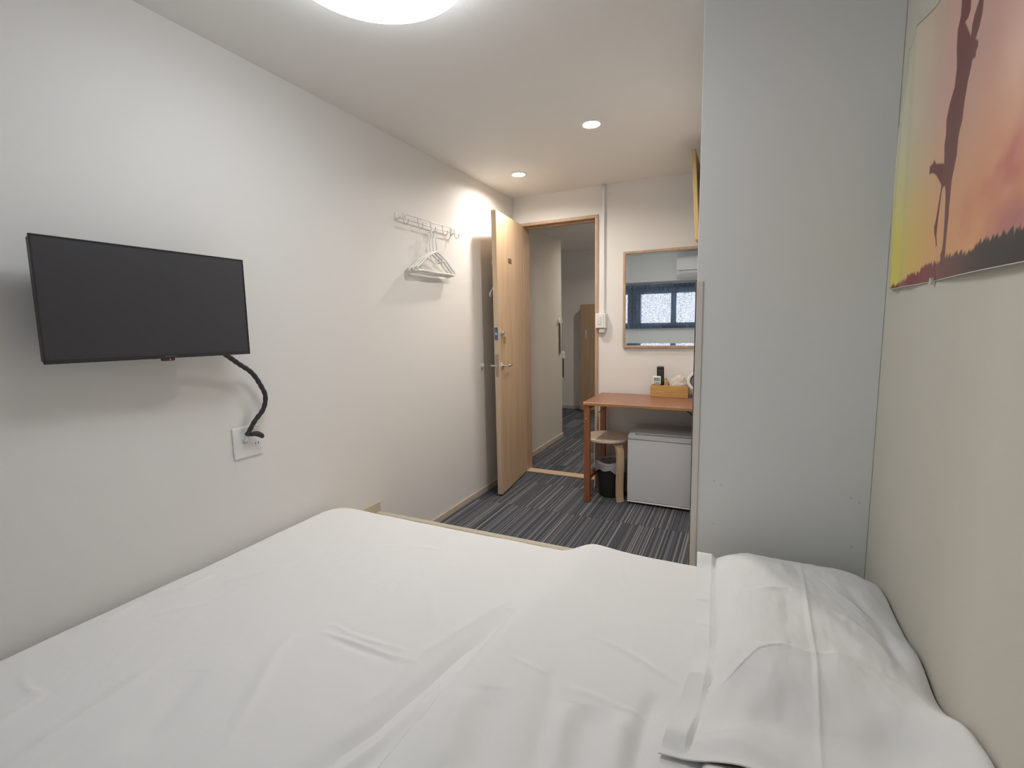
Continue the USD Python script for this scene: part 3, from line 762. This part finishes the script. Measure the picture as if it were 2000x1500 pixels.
# ------------------------------------------------------------------ conduit, switch box
cd = thing('cable_conduit', 'white surface conduit running down from the ceiling to the switch box', 'conduit')
obj('duct', rbox(.739, .765, YB - .016, YB, 1.318, H - .003, .003), WHITEPL, cd)
obj('duct_lid', rbox(.742, .762, YB - .0185, YB - .015, 1.32, H - .012, .0015), WHITEPL, cd)
obj('elbow', cat_(rbox(.735, .769, YB - .021, YB, H - .03, H, .003), rbox(.741, .763, YB - .060, YB - .016, H - .012, H, .003)), WHITEDULL, cd)
sw = thing('switch_box', 'white surface mounted switch box beside the doorway', 'switch')
obj('box_body', rbox(.702, .782, YB - .045, YB - .0005, 1.205, 1.318, .004), WHITEPL, sw)
obj('cover', rbox(.705, .764, YB - .050, YB - .044, 1.209, 1.314, .002), WHITEPL, sw)
obj('rocker', rbox(.722, .748, YB - .054, YB - .049, 1.235, 1.292, .002), WHITEDULL, sw)
obj('sensor', rbox(.722, .772, YB - .038, YB - .0005, 1.168, 1.206, .008), WHITEDULL, sw, label='grey block under the switch box')

# ------------------------------------------------------------------ mirror
mr = thing('wall_mirror', 'rectangular mirror in a thin wooden frame above the desk', 'mirror')
MX0, MX1, MZ0, MZ1 = .905, 1.465, 1.058, 1.757
MY = YB - .022
fw = .017
obj('frame_side', rbox(MX0, MX0 + fw, MY - .004, YB, MZ0, MZ1, .002), MIRRORWOOD, mr)
obj('frame_side', rbox(MX1 - fw, MX1, MY - .004, YB, MZ0, MZ1, .002), MIRRORWOOD, mr)
obj('frame_side', rbox(MX0 + fw, MX1 - fw, MY - .004, YB, MZ1 - fw, MZ1, .002), MIRRORWOOD, mr)
obj('frame_side', rbox(MX0 + fw, MX1 - fw, MY - .004, YB, MZ0, MZ0 + fw, .002), MIRRORWOOD, mr)
gx0, gx1, gz0, gz1 = MX0 + fw, MX1 - fw, MZ0 + fw, MZ1 - fw
bw = .016
gy_ = YB - .012
obj('glass', box(gx0 + bw, gx1 - bw, gy_, gy_ + .006, gz0 + bw, gz1 - bw), MIRROR, mr, smooth=False)
tl = math.tan(math.radians(3.4))


def bevel(a, b, c, d):
    return trimesh.Trimesh(np.array([a, b, c, d]), np.array([[0, 1, 2], [0, 2, 3]]), process=False)


A, B_, C_, D_ = (gx0, gz0), (gx1, gz0), (gx1, gz1), (gx0, gz1)
a, b, c, d = (gx0 + bw, gz0 + bw), (gx1 - bw, gz0 + bw), (gx1 - bw, gz1 - bw), (gx0 + bw, gz1 - bw)
P3 = lambda p, y: (p[0], y, p[1])
yo = gy_ - bw * tl
obj('bevel', bevel(P3(A, yo), P3(B_, yo), P3(b, gy_), P3(a, gy_)), MIRROR, mr, smooth=False)
obj('bevel', bevel(P3(D_, yo), P3(A, yo), P3(a, gy_), P3(d, gy_)), MIRROR, mr, smooth=False)
yo2 = gy_
obj('bevel', bevel(P3(C_, yo2), P3(D_, yo2), P3(d, gy_), P3(c, gy_)), MIRROR, mr, smooth=False)
obj('bevel', bevel(P3(B_, yo), P3(C_, yo), P3(c, gy_), P3(b, gy_)), MIRROR, mr, smooth=False)

# ------------------------------------------------------------------ desk
dk = thing('desk', 'reddish brown wooden folding desk against the back wall', 'desk')
TX0, TX1, TY0, TY1, TZ = .742, 1.495, 3.105, 3.585, .712
top = obj('tabletop', rbox(TX0, TX1, TY0, TY1, TZ - .022, TZ, .003), DESKTOP, dk)
obj('edge_strip', rbox(TX0 + .002, TX1 - .002, TY0 - .003, TY0 + .002, TZ - .0225, TZ - .004, .0015), DESKEDGE, top, label='lighter front edge of the top')
lg = .042
for x, y in ((TX0 + .004, TY0 + .006), (TX0 + .004, TY1 - lg - .010), (TX1 - lg - .004, TY0 + .006), (TX1 - lg - .004, TY1 - lg - .010)):
    obj('leg', rbox(x, x + lg, y, y + .030, 0, TZ - .022, .003), DESKLEG, dk)
for x in (TX0 + .012, TX1 - .012 - .022):
    obj('side_rail', rbox(x, x + .022, TY0 + .036, TY1 - lg - .010, TZ - .055, TZ - .022, .002), DESKLEG, dk)
    obj('stretcher', rbox(x, x + .022, TY0 + .036, TY1 - lg - .010, .145, .180, .002), DESKLEG, dk)
obj('back_rail', rbox(TX0 + .05, TX1 - .05, TY1 - .040, TY1 - .022, TZ - .055, TZ - .022, .002), DESKLEG, dk)
for s, x in ((1, TX0 + .040), (-1, TX1 - .040)):
    obj('brace', tube([(x, TY0 + .25, TZ - .115), (x + s * .115, TY0 + .25, TZ - .026)], .0035, 6), DARKMETAL, dk, label='thin folding metal stay')
    obj('brace_screw', xform(lathe([(.0001, .004), (.004, .0035), (.006, 0)], 16), rotm(90, [1, 0, 0]), (x - s * .019 if s > 0 else x + .019, TY0 + .006, TZ - .118)), BRASS, dk)

# wooden tray on the desk and what stands in it
tr = thing('tray', 'light bamboo tray box on the desk holding remotes and a paper bag', 'tray')
BXa, BXb, BYa, BYb, BZ0, BZ1 = 1.128, 1.385, 3.478, 3.575, TZ + .0005, .797
obj('front_board', rbox(BXa, BXb, BYa, BYa + .009, BZ0, BZ1, .0015), BAMBOO, tr)
obj('back_board', rbox(BXa, BXb, BYb - .009, BYb, BZ0, BZ1 + .004, .0015), BAMBOO, tr)
obj('side_board', rbox(BXa, BXa + .009, BYa + .009, BYb - .009, BZ0, BZ1, .0015), BAMBOO, tr)
obj('side_board', rbox(BXb - .009, BXb, BYa + .009, BYb - .009, BZ0, BZ1, .0015), BAMBOO, tr)
obj('bottom_board', box(BXa + .009, BXb - .009, BYa + .009, BYb - .009, BZ0, BZ0 + .006), BAMBOO, tr, smooth=False)
obj('inner_divider', rbox(1.218, 1.246, 3.515, 3.540, BZ0 + .006, BZ1 + .028, .0015), BAMBOO, tr)
rm = thing('remote_control', 'slim black remote control standing upright in the tray', 'remote', (1.189, 3.548, 0))
RR = rotm(6, [1, 0, 0], (0, 0, .72))
obj('remote_body', xform(rbox(-.0245, .0245, -.009, .009, .722, .930, .006), RR), BLACKPL, rm)
obj('button', xform(cat_(*[rbox(-.017 + c_ * .0125, -.008 + c_ * .0125, -.0105, -.008, .80 + r_ * .0135, .8085 + r_ * .0135, .001) for r_ in range(8) for c_ in range(3)]), RR), mat('rubber_key', (0.07, 0.07, 0.085), 0.6), rm, label='grid of small dark rubber keys')
tm = thing('timer', 'small white digital thermometer leaning on the tray front', 'thermometer', (1.169, 3.497, 0))
RT = rotm(-6, [1, 0, 0], (0, 0, .76))
obj('timer_body', xform(rbox(-.028, .028, -.006, .006, .797, .861, .006), RT), WHITEPL, tm)
scr = obj('display', xform(rbox(-.0215, .0215, -.0072, -.0055, .822, .850, .0008), RT), LCD, tm)
segs = []
for q, x in enumerate((-.016, -.004, .009)):
    segs += [box(x, x + .007, -.0078, -.0071, .8445, .8462), box(x, x + .007, -.0078, -.0071, .8355, .8370), box(x, x + .0015, -.0078, -.0071, .8355, .8462), box(x + .0055, x + .007, -.0078, -.0071, .828, .8462)]
obj('digits', xform(cat_(*segs), RT), LCDINK, scr)
for k in (-1, 0, 1):
    obj('key', xform(rbox(k * .0145 - .0055, k * .0145 + .0055, -.0078, -.0055, .8075, .8145, .001), RT), LCDINK, tm)
# crumpled paper bag
ico = trimesh.creation.icosphere(4, 1.0)
vv = ico.vertices.copy()
nz = meshkit.fbm(vv * 2.2 + 3, 4, 31)
vv = vv * (0.78 + 0.5 * nz)[:, None]
vv = np.c_[1.312 + vv[:, 0] * .058, 3.527 + vv[:, 1] * .029, .796 + np.clip(vv[:, 2], -1, 1) * .071 + 0.010 * vv[:, 0]]
obj('paper_bag', trimesh.Trimesh(vv, ico.faces, process=False), BAGPAPER, smooth=25, label='crumpled pale beige paper bag lying in the tray', cat='bag')
# hair dryer at the right end, its round white nozzle ring towards the room
hd = thing('hair_dryer', 'white hair dryer at the right end of the desk', 'hair dryer', (1.452, 3.398, .845))
hr = rotm(72, [1, 0, 0])
obj('barrel', xform(lathe([(.050, .0), (.066, .0), (.070, -.006), (.069, -.03), (.056, -.09), (.045, -.14), (.0001, -.15)], 40), hr), WHITEPL, hd)
obj('nozzle_ring', xform(lathe([(.050, .004), (.060, .008), (.0665, .004), (.068, -.002)], 40), hr), WHITEDULL, hd)
obj('grille', xform(lathe([(.0001, -.012), (.049, -.012), (.049, -.016), (.0001, -.016)], 32), hr), DARKMETAL, hd)
obj('handle', rbox(-.018, .018, .01, .045, -.132, -.04, .008), WHITEPL, hd)

# ------------------------------------------------------------------ mini fridge
fg = thing('mini_fridge', 'small pale grey refrigerator under the desk', 'refrigerator')
FX0, FX1, FY0, FY1 = 1.030, 1.470, 3.195, 3.565
FZ0, FZ1 = .014, .497
obj('cabinet', rbox(FX0 + .003, FX1 - .003, FY0 + .048, FY1, FZ0, FZ1 - .004, .006), FRIDGETOP, fg)
dr = obj('door', rbox(FX0, FX1, FY0, FY0 + .044, FZ0 + .012, FZ1 - .042, .005), FRIDGE, fg)
obj('door_cap', rbox(FX0, FX1, FY0 - .002, FY0 + .046, FZ1 - .040, FZ1 - .006, .007), FRIDGETOP, fg, label='pale top strip with the finger grip')
obj('grip_recess', rbox(FX0 + .15, FX1 - .02, FY0 - .0028, FY0 + .004, FZ1 - .037, FZ1 - .029, .002), WHITEPL, dr)
obj('bottom_strip', rbox(FX0, FX1, FY0 - .001, FY0 + .044, FZ0, FZ0 + .012, .004), FRIDGETOP, fg)
obj('hinge_cover', rbox(FX0 + .012, FX0 + .050, FY0 + .006, FY0 + .040, FZ1 - .007, FZ1 + .005, .003), WHITEPL, fg)
obj('top_panel', rbox(FX0 + .004, FX1 - .004, FY0 + .050, FY1 - .005, FZ1 - .006, FZ1, .002), FRIDGETOP, fg)
for x in (FX0 + .03, FX1 - .06):
    for y in (FY0 + .06, FY1 - .05):
        obj('foot', xform(lathe([(.0001, 0), (.014, 0), (.014, .016), (.0001, .016)], 16), None, (x, y, 0)), BLACKPL, fg)

# ------------------------------------------------------------------ bentwood stool
SCX, SCY = .858, 3.320
st = thing('stool', 'round bentwood birch stool tucked half under the desk', 'stool', (SCX, SCY, 0))
obj('seat', lathe([(.0001, .440), (.163, .440), (.168, .436), (.168, .424), (.165, .420), (.0001, .420)], 64), SEATM, st)


def bent_leg(ang):
    prof = [(.050, .4095), (.095, .4095), (.118, .407), (.136, .396), (.150, .378), (.156, .355), (.158, .2), (.163, 0.0)]
    c = smooth_path([(r, 0, z) for r, z in prof], 40)
    w, th = .026, .0095
    V, n = [], len(c)
    t = np.gradient(c, axis=0)
    t /= np.linalg.norm(t, axis=1, keepdims=True)
    for i in range(n):
        nrm = np.array([-t[i][2], 0, t[i][0]])
        if i == n - 1:
            nrm = np.array([1.0, 0, 0])
        for s1, s2 in ((-1, -1), (1, -1), (1, 1), (-1, 1)):
            V.append(c[i] + np.array([0, w * s1, 0]) + nrm * th * s2)
    V = np.array(V)
    V[:, 2] = np.maximum(V[:, 2], 0)
    Fc = []
    for i in range(n - 1):
        for k in range(4):
            a_, b_ = i * 4 + k, i * 4 + (k + 1) % 4
            Fc += [[a_, b_, b_ + 4], [a_, b_ + 4, a_ + 4]]
    Fc += [[0, 2, 1], [0, 3, 2], [4 * n - 4, 4 * n - 3, 4 * n - 2], [4 * n - 4, 4 * n - 2, 4 * n - 1]]
    m = trimesh.Trimesh(V, np.array(Fc), process=False)
    m.fix_normals()
    return xform(m, rotm(ang, [0, 0, 1]))


for a_ in (-42, 45, 131, 216):
    obj('leg', bent_leg(a_), BIRCH, st, smooth=35)

# ------------------------------------------------------------------ waste bin and its bag
bn = thing('waste_bin', 'black round waste bin behind the stool leg', 'bin', (.882, 3.337, 0))
obj('bin_body', lathe([(.0001, .0), (.082, .0), (.085, .003), (.104, .235), (.1065, .240), (.1045, .243), (.101, .238), (.082, .008), (.0001, .006)], 48), mat('bin_black', (0.016, 0.016, 0.02), 0.55), bn)
# liner folded over the rim, crinkled
na, nr = 72, 9
A_ = np.linspace(0, 2 * math.pi, na, endpoint=False)
prof = [(.078, .06), (.094, .16), (.099, .225), (.1035, .252), (.108, .262), (.1125, .254), (.1135, .235), (.1135, .215), (.1135, .195)]
VV = []
for i, t_ in enumerate(A_):
    for j, (r_, z_) in enumerate(prof):
        w_ = 0.0035 * math.sin(7 * t_ + j * .8) + 0.003 * math.sin(13 * t_ + 1.7) + .002 * math.sin(29 * t_ + j)
        rr_ = r_ + (max(w_, 0) if j >= 4 else min(w_, 0) * .6)
        zz = z_ + (0.012 * math.sin(3 * t_ + .5) + .008 * math.sin(8 * t_) if j == len(prof) - 1 else 0) + (0.006 * math.sin(5 * t_) if j in (3, 4) else 0)
        VV.append((rr_ * math.cos(t_), rr_ * math.sin(t_), zz))
FF = []
for i in range(na):
    for j in range(nr - 1):
        a_, b_ = i * nr + j, ((i + 1) % na) * nr + j
        FF += [[a_, b_, b_ + 1], [a_, b_ + 1, a_ + 1]]
lnm = trimesh.Trimesh(np.array(VV) + np.array([.882, 3.337, 0]), np.array(FF), process=False)
obj('bin_liner', lnm, LINER, smooth=50, label='thin translucent plastic bag folded over the rim of the waste bin', cat='bag')

# ------------------------------------------------------------------ picture on the alcove side wall, seen nearly edge-on, leaning out at its top
pc = thing('picture', 'tan framed picture leaning out from the alcove side wall', 'picture')
px_, py_ = 1.478, 3.20
RP = rotm(-3.7, [0, 1, 0], (px_ - .004, 0, 1.70))
obj('picture_frame', xform(rbox(px_ - .026, px_ - .004, py_ - .26, py_ + .26, 1.70, 2.19, .003), RP), PICFRAME, pc)
obj('picture_board', xform(box(px_ - .0275, px_ - .0255, py_ - .23, py_ + .23, 1.73, 2.16), RP), PAPERBACK, pc, smooth=False)

obj('picture_hanger', rbox(px_ - .022, XA2, py_ - .02, py_ + .02, 1.80, 1.83, .002), DARKMETAL, pc)

# ------------------------------------------------------------------ hallway things
hc = thing('hall_cabinet', 'tall narrow brown wood cabinet at the far end of the hallway', 'cabinet')
CX0, CX1, CY0 = -.322, .30, 6.40
obj('cabinet_body', rbox(CX0 + .002, CX1, CY0 + .020, 6.597, 0, 1.498, .003), CABWOOD, hc)
cdoor = obj('cabinet_door', rbox(CX0, CX1, CY0, CY0 + .018, .03, 1.50, .002), CABWOOD, hc)
obj('cabinet_handle', xform(lathe([(.0001, .006), (.018, .005), (.030, .001), (.030, 0)], 24), np.diag([.62, 2.6, 1, 1]) , (0, 0, 0)).apply_transform(rotm(90, [1, 0, 0])).apply_translation([CX0 + .075, CY0 - .0005, 1.08]), CHROME, cdoor)
hk = thing('clothes_hanger', 'white hanger with a grey towel at the hallway corner', 'hanger', (-.078, 4.935, 1.441), 15)
hanger_parts(hk, .20, .10)
# a towel folded over the hanger bar
tz = np.linspace(0, 1, 22)
ty = np.linspace(-.15, .15, 30)
TV_ = []
for q in tz:
    for y_ in ty:
        s_ = (q - .5) * 2
        z_ = 1.266 - abs(s_) * .335 if abs(s_) > .04 else 1.2665
        x_ = .0085 * np.sign(s_) * min(1, abs(s_) * 12) + 0.004 * math.sin(y_ * 38) * abs(s_)
        TV_.append((x_, y_, z_))
f_ = grid_faces(22, 30)
tw = trimesh.Trimesh(np.array(TV_), np.vstack([f_[:, [0, 1, 2]], f_[:, [0, 2, 3]]]), process=False)
obj('towel', xform(tw, rotm(15, [0, 0, 1]), (-.078, 4.935, 0)), CLOTHGREY, smooth=True, label='grey towel hanging folded on the hallway hanger', cat='towel')
obj('wall_hook', cat_(tube(smooth_path([(-.083, 4.88, 1.485), (-.083, 4.90, 1.478), (-.083, 4.935, 1.472), (-.083, 4.945, 1.484)], 14), .003, 8), rbox(-.096, -.070, 4.88, 4.885, 1.47, 1.505, .002)), WHITEPL, label='small white hook holding the hallway hanger', cat='hook')
br = thing('cleaning_brush', 'white brush with a grey handle hung low at the hallway corner', 'brush')
obj('brush_head', rbox(-.10, -.028, 4.90, 4.94, .865, .945, .010), WHITEPL, br)
obj('brush_handle', tube([(-.046, 4.92, .87), (-.046, 4.92, .66)], .008, 10), DARKMETAL, br)
obj('brush_clip', rbox(-.075, -.055, 4.88, 4.905, .89, .92, .003), WHITEDULL, br)

# ------------------------------------------------------------------ curtain and air conditioner (in the mirror)
nu, nv = 220, 16
cu = np.linspace(0.05, 1.42, nu)
cz = np.linspace(1.148, 1.805, nv)
ph = np.cumsum(0.8 + 0.6 * meshkit.noise(np.c_[np.arange(nu) * .13, np.zeros(nu), np.zeros(nu)], 3)) * (2 * math.pi / 12)
cyv = -0.500 + 0.016 * np.sin(ph)
CV = np.array([(x_, y_ + .004 * math.sin(z_ * 9 + x_ * 5), z_) for x_, y_ in zip(cu, cyv) for z_ in cz])
f_ = grid_faces(nu, nv)
ct = thing('curtain', 'short blue sheer curtain over the window, seen in the mirror', 'curtain')
obj('cloth', trimesh.Trimesh(CV, np.vstack([f_[:, [0, 1, 2]], f_[:, [0, 2, 3]]]), process=False), CURTAINM, ct, smooth=True)
HEM = mat('curtain_hem_blue', (0.13, 0.20, 0.30), 0.85)


def hem(z0, z1):
    q = np.array([(x_, y_ + o_, z_) for x_, y_ in zip(cu, cyv) for (o_, z_) in ((-.003, z0), (.003, z0), (.003, z1), (-.003, z1))])
    F_ = []
    for i in range(nu - 1):
        for k in range(4):
            a_, b_ = i * 4 + k, i * 4 + (k + 1) % 4
            F_ += [[a_, b_, b_ + 4], [a_, b_ + 4, a_ + 4]]
    return trimesh.Trimesh(q, np.array(F_), process=False)


obj('hem', hem(1.140, 1.180), HEM, ct)
obj('hem', hem(1.755, 1.808), HEM, ct)
obj('curtain_rod', tube([(0.03, -.505, 1.79), (1.45, -.505, 1.79)], .005, 10), CHROME, ct)
for x in (0.02, 1.46):
    obj('rod_bracket', rbox(x - .012, x + .012, YF, -.497, 1.775, 1.805, .002), WHITEPL, ct)
ac = thing('air_conditioner', 'white wall air conditioner on the beam, seen in the mirror', 'air conditioner')
AX0, AX1, AZ0, AZ1, AY0, AY1 = .815, 1.60, 1.868, 2.165, YBEAM + .001, YBEAM + .20
prof_ac = sg.Polygon([(AY0, AZ0 + .02), (AY0, AZ1), (AY1 - .02, AZ1), (AY1, AZ1 - .02), (AY1, AZ0 + .09), (AY1 - .02, AZ0 + .04), (AY1 - .075, AZ0), (AY0 + .03, AZ0)])
bodym = trimesh.creation.extrude_polygon(prof_ac, AX1 - AX0, engine='earcut')
T_ = np.array([[0, 0, 1, AX0], [1, 0, 0, 0], [0, 1, 0, 0], [0, 0, 0, 1.0]])
bodym.apply_transform(T_)
obj('housing', bodym, WHITEPL, ac)
obj('front_panel', rbox(AX0 + .004, AX1 - .004, AY1 - .002, AY1 + .008, AZ0 + .100, AZ1 - .03, .004), WHITEPL, ac)
obj('louver', xform(rbox(AX0 + .05, AX1 - .05, -.004, .004, -.036, .036, .002), rotm(38, [1, 0, 0]), (0, AY1 - .012, AZ0 + .052)), WHITEDULL, ac)
obj('seam', rbox(AX0 + .03, AX1 - .03, AY1 - .001, AY1 + .003, AZ0 + .092, AZ0 + .099, .001), DARKMETAL, ac)

# ------------------------------------------------------------------ poster on the right wall
BODY = [(1.297,1.881),(1.291,1.856),(1.291,1.826),(1.301,1.806),(1.300,1.775),(1.292,1.734),(1.296,1.698),(1.315,1.674),(1.327,1.647),(1.323,1.618),(1.328,1.599),(1.321,1.561),(1.365,1.573),(1.381,1.586),(1.386,1.579),(1.405,1.578),(1.404,1.560),(1.393,1.560),(1.376,1.556),(1.359,1.547),(1.340,1.531),(1.328,1.520),(1.330,1.506),(1.336,1.483),(1.344,1.450),(1.350,1.439),(1.347,1.425),(1.336,1.409),(1.331,1.396),(1.324,1.395),(1.333,1.419),(1.332,1.440),(1.328,1.473),(1.321,1.508),(1.317,1.513),(1.303,1.512),(1.295,1.490),(1.290,1.461),(1.285,1.432),(1.281,1.399),(1.282,1.383),(1.291,1.374),(1.286,1.350),(1.251,1.347),(1.259,1.388),(1.260,1.420),(1.260,1.443),(1.263,1.460),(1.264,1.487),(1.265,1.515),(1.257,1.536),(1.250,1.556),(1.252,1.587),(1.249,1.601),(1.240,1.617),(1.238,1.649),(1.232,1.682),(1.223,1.703),(1.219,1.716),(1.204,1.711),(1.204,1.723),(1.196,1.728),(1.200,1.738),(1.216,1.748),(1.202,1.763),(1.194,1.782),(1.197,1.804),(1.202,1.827),(1.220,1.836),(1.216,1.814),(1.232,1.799),(1.239,1.785),(1.240,1.764),(1.253,1.781),(1.270,1.804),(1.259,1.806),(1.252,1.816),(1.253,1.834),(1.256,1.857)]
PY0, PY1, PZ0, PZ1 = 0.760, 1.658, 1.323, 1.936
nu, nv = 380, 256
pu = np.linspace(PY1, PY0, nu)
pv = np.linspace(PZ0, PZ1, nv)
YY, ZZ = np.meshgrid(pu, pv, indexing='ij')
sdf_in = np.zeros(YY.size, bool)
sdf_in = shapely.contains_xy(sg.Polygon(BODY).buffer(0), YY.ravel(), ZZ.ravel())
bd, _, _ = polydist(np.c_[YY.ravel(), ZZ.ravel()], BODY + [BODY[0]])
sd = np.where(sdf_in, -bd, bd).reshape(YY.shape)
t = np.clip((PY1 - YY) / 0.75, 0, 1)            # 0 at the far (left) edge
vz = np.clip((ZZ - PZ0) / (PZ1 - PZ0), 0, 1)
mixc = lambda a_, b_, k: np.array(a_) * (1 - k[..., None]) + np.array(b_) * k[..., None]
up_ = mixc((0.70, 0.69, 0.50), (0.73, 0.43, 0.355), sstep(t / .52))
lo_ = mixc((0.76, 0.69, 0.14), (0.87, 0.43, 0.20), sstep(t / .55))
colr = mixc(lo_, up_, sstep((vz - .08) / .62))
cl = meshkit.fbm(np.stack([YY * 5 + ZZ * 4, ZZ * 7 - YY * 3, 0 * YY], -1), 4, 12)
band = np.exp(-((ZZ - (1.415 + (1.16 - YY) * 0.42)) / .075) ** 2) * sstep((1.28 - YY) / .3)
colr = mixc(colr, (0.60, 0.15, 0.15), np.clip(band * (cl * 3.2 - .75), 0, .95))
colr = mixc(colr, (0.42, 0.14, 0.19), np.clip(np.exp(-((ZZ - 1.385) / .035) ** 2) * sstep((1.20 - YY) / .25) * cl * 1.7, 0, .8))
gh = np.interp(YY, [0.7, .954, .995, 1.04, 1.083, 1.167, 1.246, 1.314, 1.391, 1.492, 1.60, 1.7], [1.400, 1.377, 1.373, 1.369, 1.368, 1.367, 1.366, 1.364, 1.360, 1.348, 1.325, 1.315])
blades = meshkit.noise(np.stack([YY * 160 + (ZZ - 1.3) * 60, ZZ * 6, 0 * YY], -1), 8)
blades2 = meshkit.noise(np.stack([YY * 330 - (ZZ - 1.3) * 90, ZZ * 9, 0 * YY], -1), 9)
gh = gh + (blades - .5) * 0.010 + (blades2 - .5) * .008 + (meshkit.noise(np.stack([YY * 28, 0 * YY, 0 * YY], -1), 10) - .5) * .012
gk = sstep((gh - ZZ) / .006)
grass = mixc((0.27, 0.058, 0.060), (0.045, 0.035, 0.033), sstep((1.42 - YY) / .42))
colr = mixc(colr, grass, gk)
colr = mixc(colr, (0.18, 0.048, 0.040), sstep((0.0016 - sd) / .0032))
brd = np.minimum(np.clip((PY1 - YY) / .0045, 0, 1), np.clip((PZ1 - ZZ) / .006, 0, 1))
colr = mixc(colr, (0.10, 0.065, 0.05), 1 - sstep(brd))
# paper surface: hangs from clips, bulging off the wall between them
edge = np.clip(PY1 - YY, 0, None)
off = 0.004 + 0.009 * np.exp(-(edge / .10) ** 2) * (0.35 + 0.65 * (1 - np.abs(2 * vz - 1.0) ** 2)) * (1 - sstep((vz - .7) / .3)) + 0.010 * np.exp(-((YY - 1.50) / .06) ** 2) * (1 - .3 * vz)
off += 0.011 * np.exp(-((YY - 1.600) / .022) ** 2) * (1 - vz) ** .7 + 0.008 * np.exp(-((YY - 1.535) / .030) ** 2) * vz
off += 0.014 * np.sin(np.clip((1.329 - YY) / .56, 0, 1) * np.pi) * (1 - .75 * vz) + 0.005 * np.sin(YY * 24 + ZZ * 4) * vz
off -= 0.0025 * np.exp(-((YY - 1.329) / .02) ** 2 - ((ZZ - PZ0) / .03) ** 2)
XX = XR - np.maximum(off, 0.004)
front = np.stack([XX, YY, ZZ], -1).reshape(-1, 3)
back = front + np.array([0.0006, 0, 0])
f_ = grid_faces(nu, nv)
f_ = np.vstack([f_[:, [0, 1, 2]], f_[:, [0, 2, 3]]])
POSTERM = usdkit.material(stage, L + 'poster_print', {
    'a': ('attribute', dict(attribute='print_color')),
    'p': ('principled_bsdf', dict(roughness=0.36, coat_weight=0.22, coat_roughness=0.15, specular_ior_level=0.3))}, [('a.color', 'p.base_color')], surface='p.BSDF')
po = thing('poster', 'sunset poster of a person in a handstand on grass', 'poster')
n = nu * nv
idx = lambda i, j: i * nv + j
loop_ = [idx(i, 0) for i in range(nu)] + [idx(nu - 1, j) for j in range(1, nv)] + [idx(i, nv - 1) for i in range(nu - 2, -1, -1)] + [idx(0, j) for j in range(nv - 2, 0, -1)]
side_ = []
for k in range(len(loop_)):
    a_, b_ = loop_[k], loop_[(k + 1) % len(loop_)]
    side_ += [[b_, a_, a_ + n], [b_, a_ + n, b_ + n]]
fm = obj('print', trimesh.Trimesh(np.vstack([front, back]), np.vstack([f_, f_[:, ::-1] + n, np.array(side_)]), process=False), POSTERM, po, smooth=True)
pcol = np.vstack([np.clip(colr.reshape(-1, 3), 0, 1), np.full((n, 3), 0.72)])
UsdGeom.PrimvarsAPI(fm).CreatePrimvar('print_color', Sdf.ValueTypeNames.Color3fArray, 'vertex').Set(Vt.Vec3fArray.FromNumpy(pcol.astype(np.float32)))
bt = front[loop_]
pts_edge = bt + np.array([0.0008, 0, 0])
obj('paper_edge', tube(np.vstack([pts_edge[::3]]), 0.0012, 5, closed=True), PAPERBACK, po)
for y_, z_ in ((1.329, PZ0 - .001),):
    obj('clip', rbox(XR - .010, XR - .0005, y_ - .004, y_ + .004, z_ - .006, z_ + .008, .001), WHITEDULL, po)
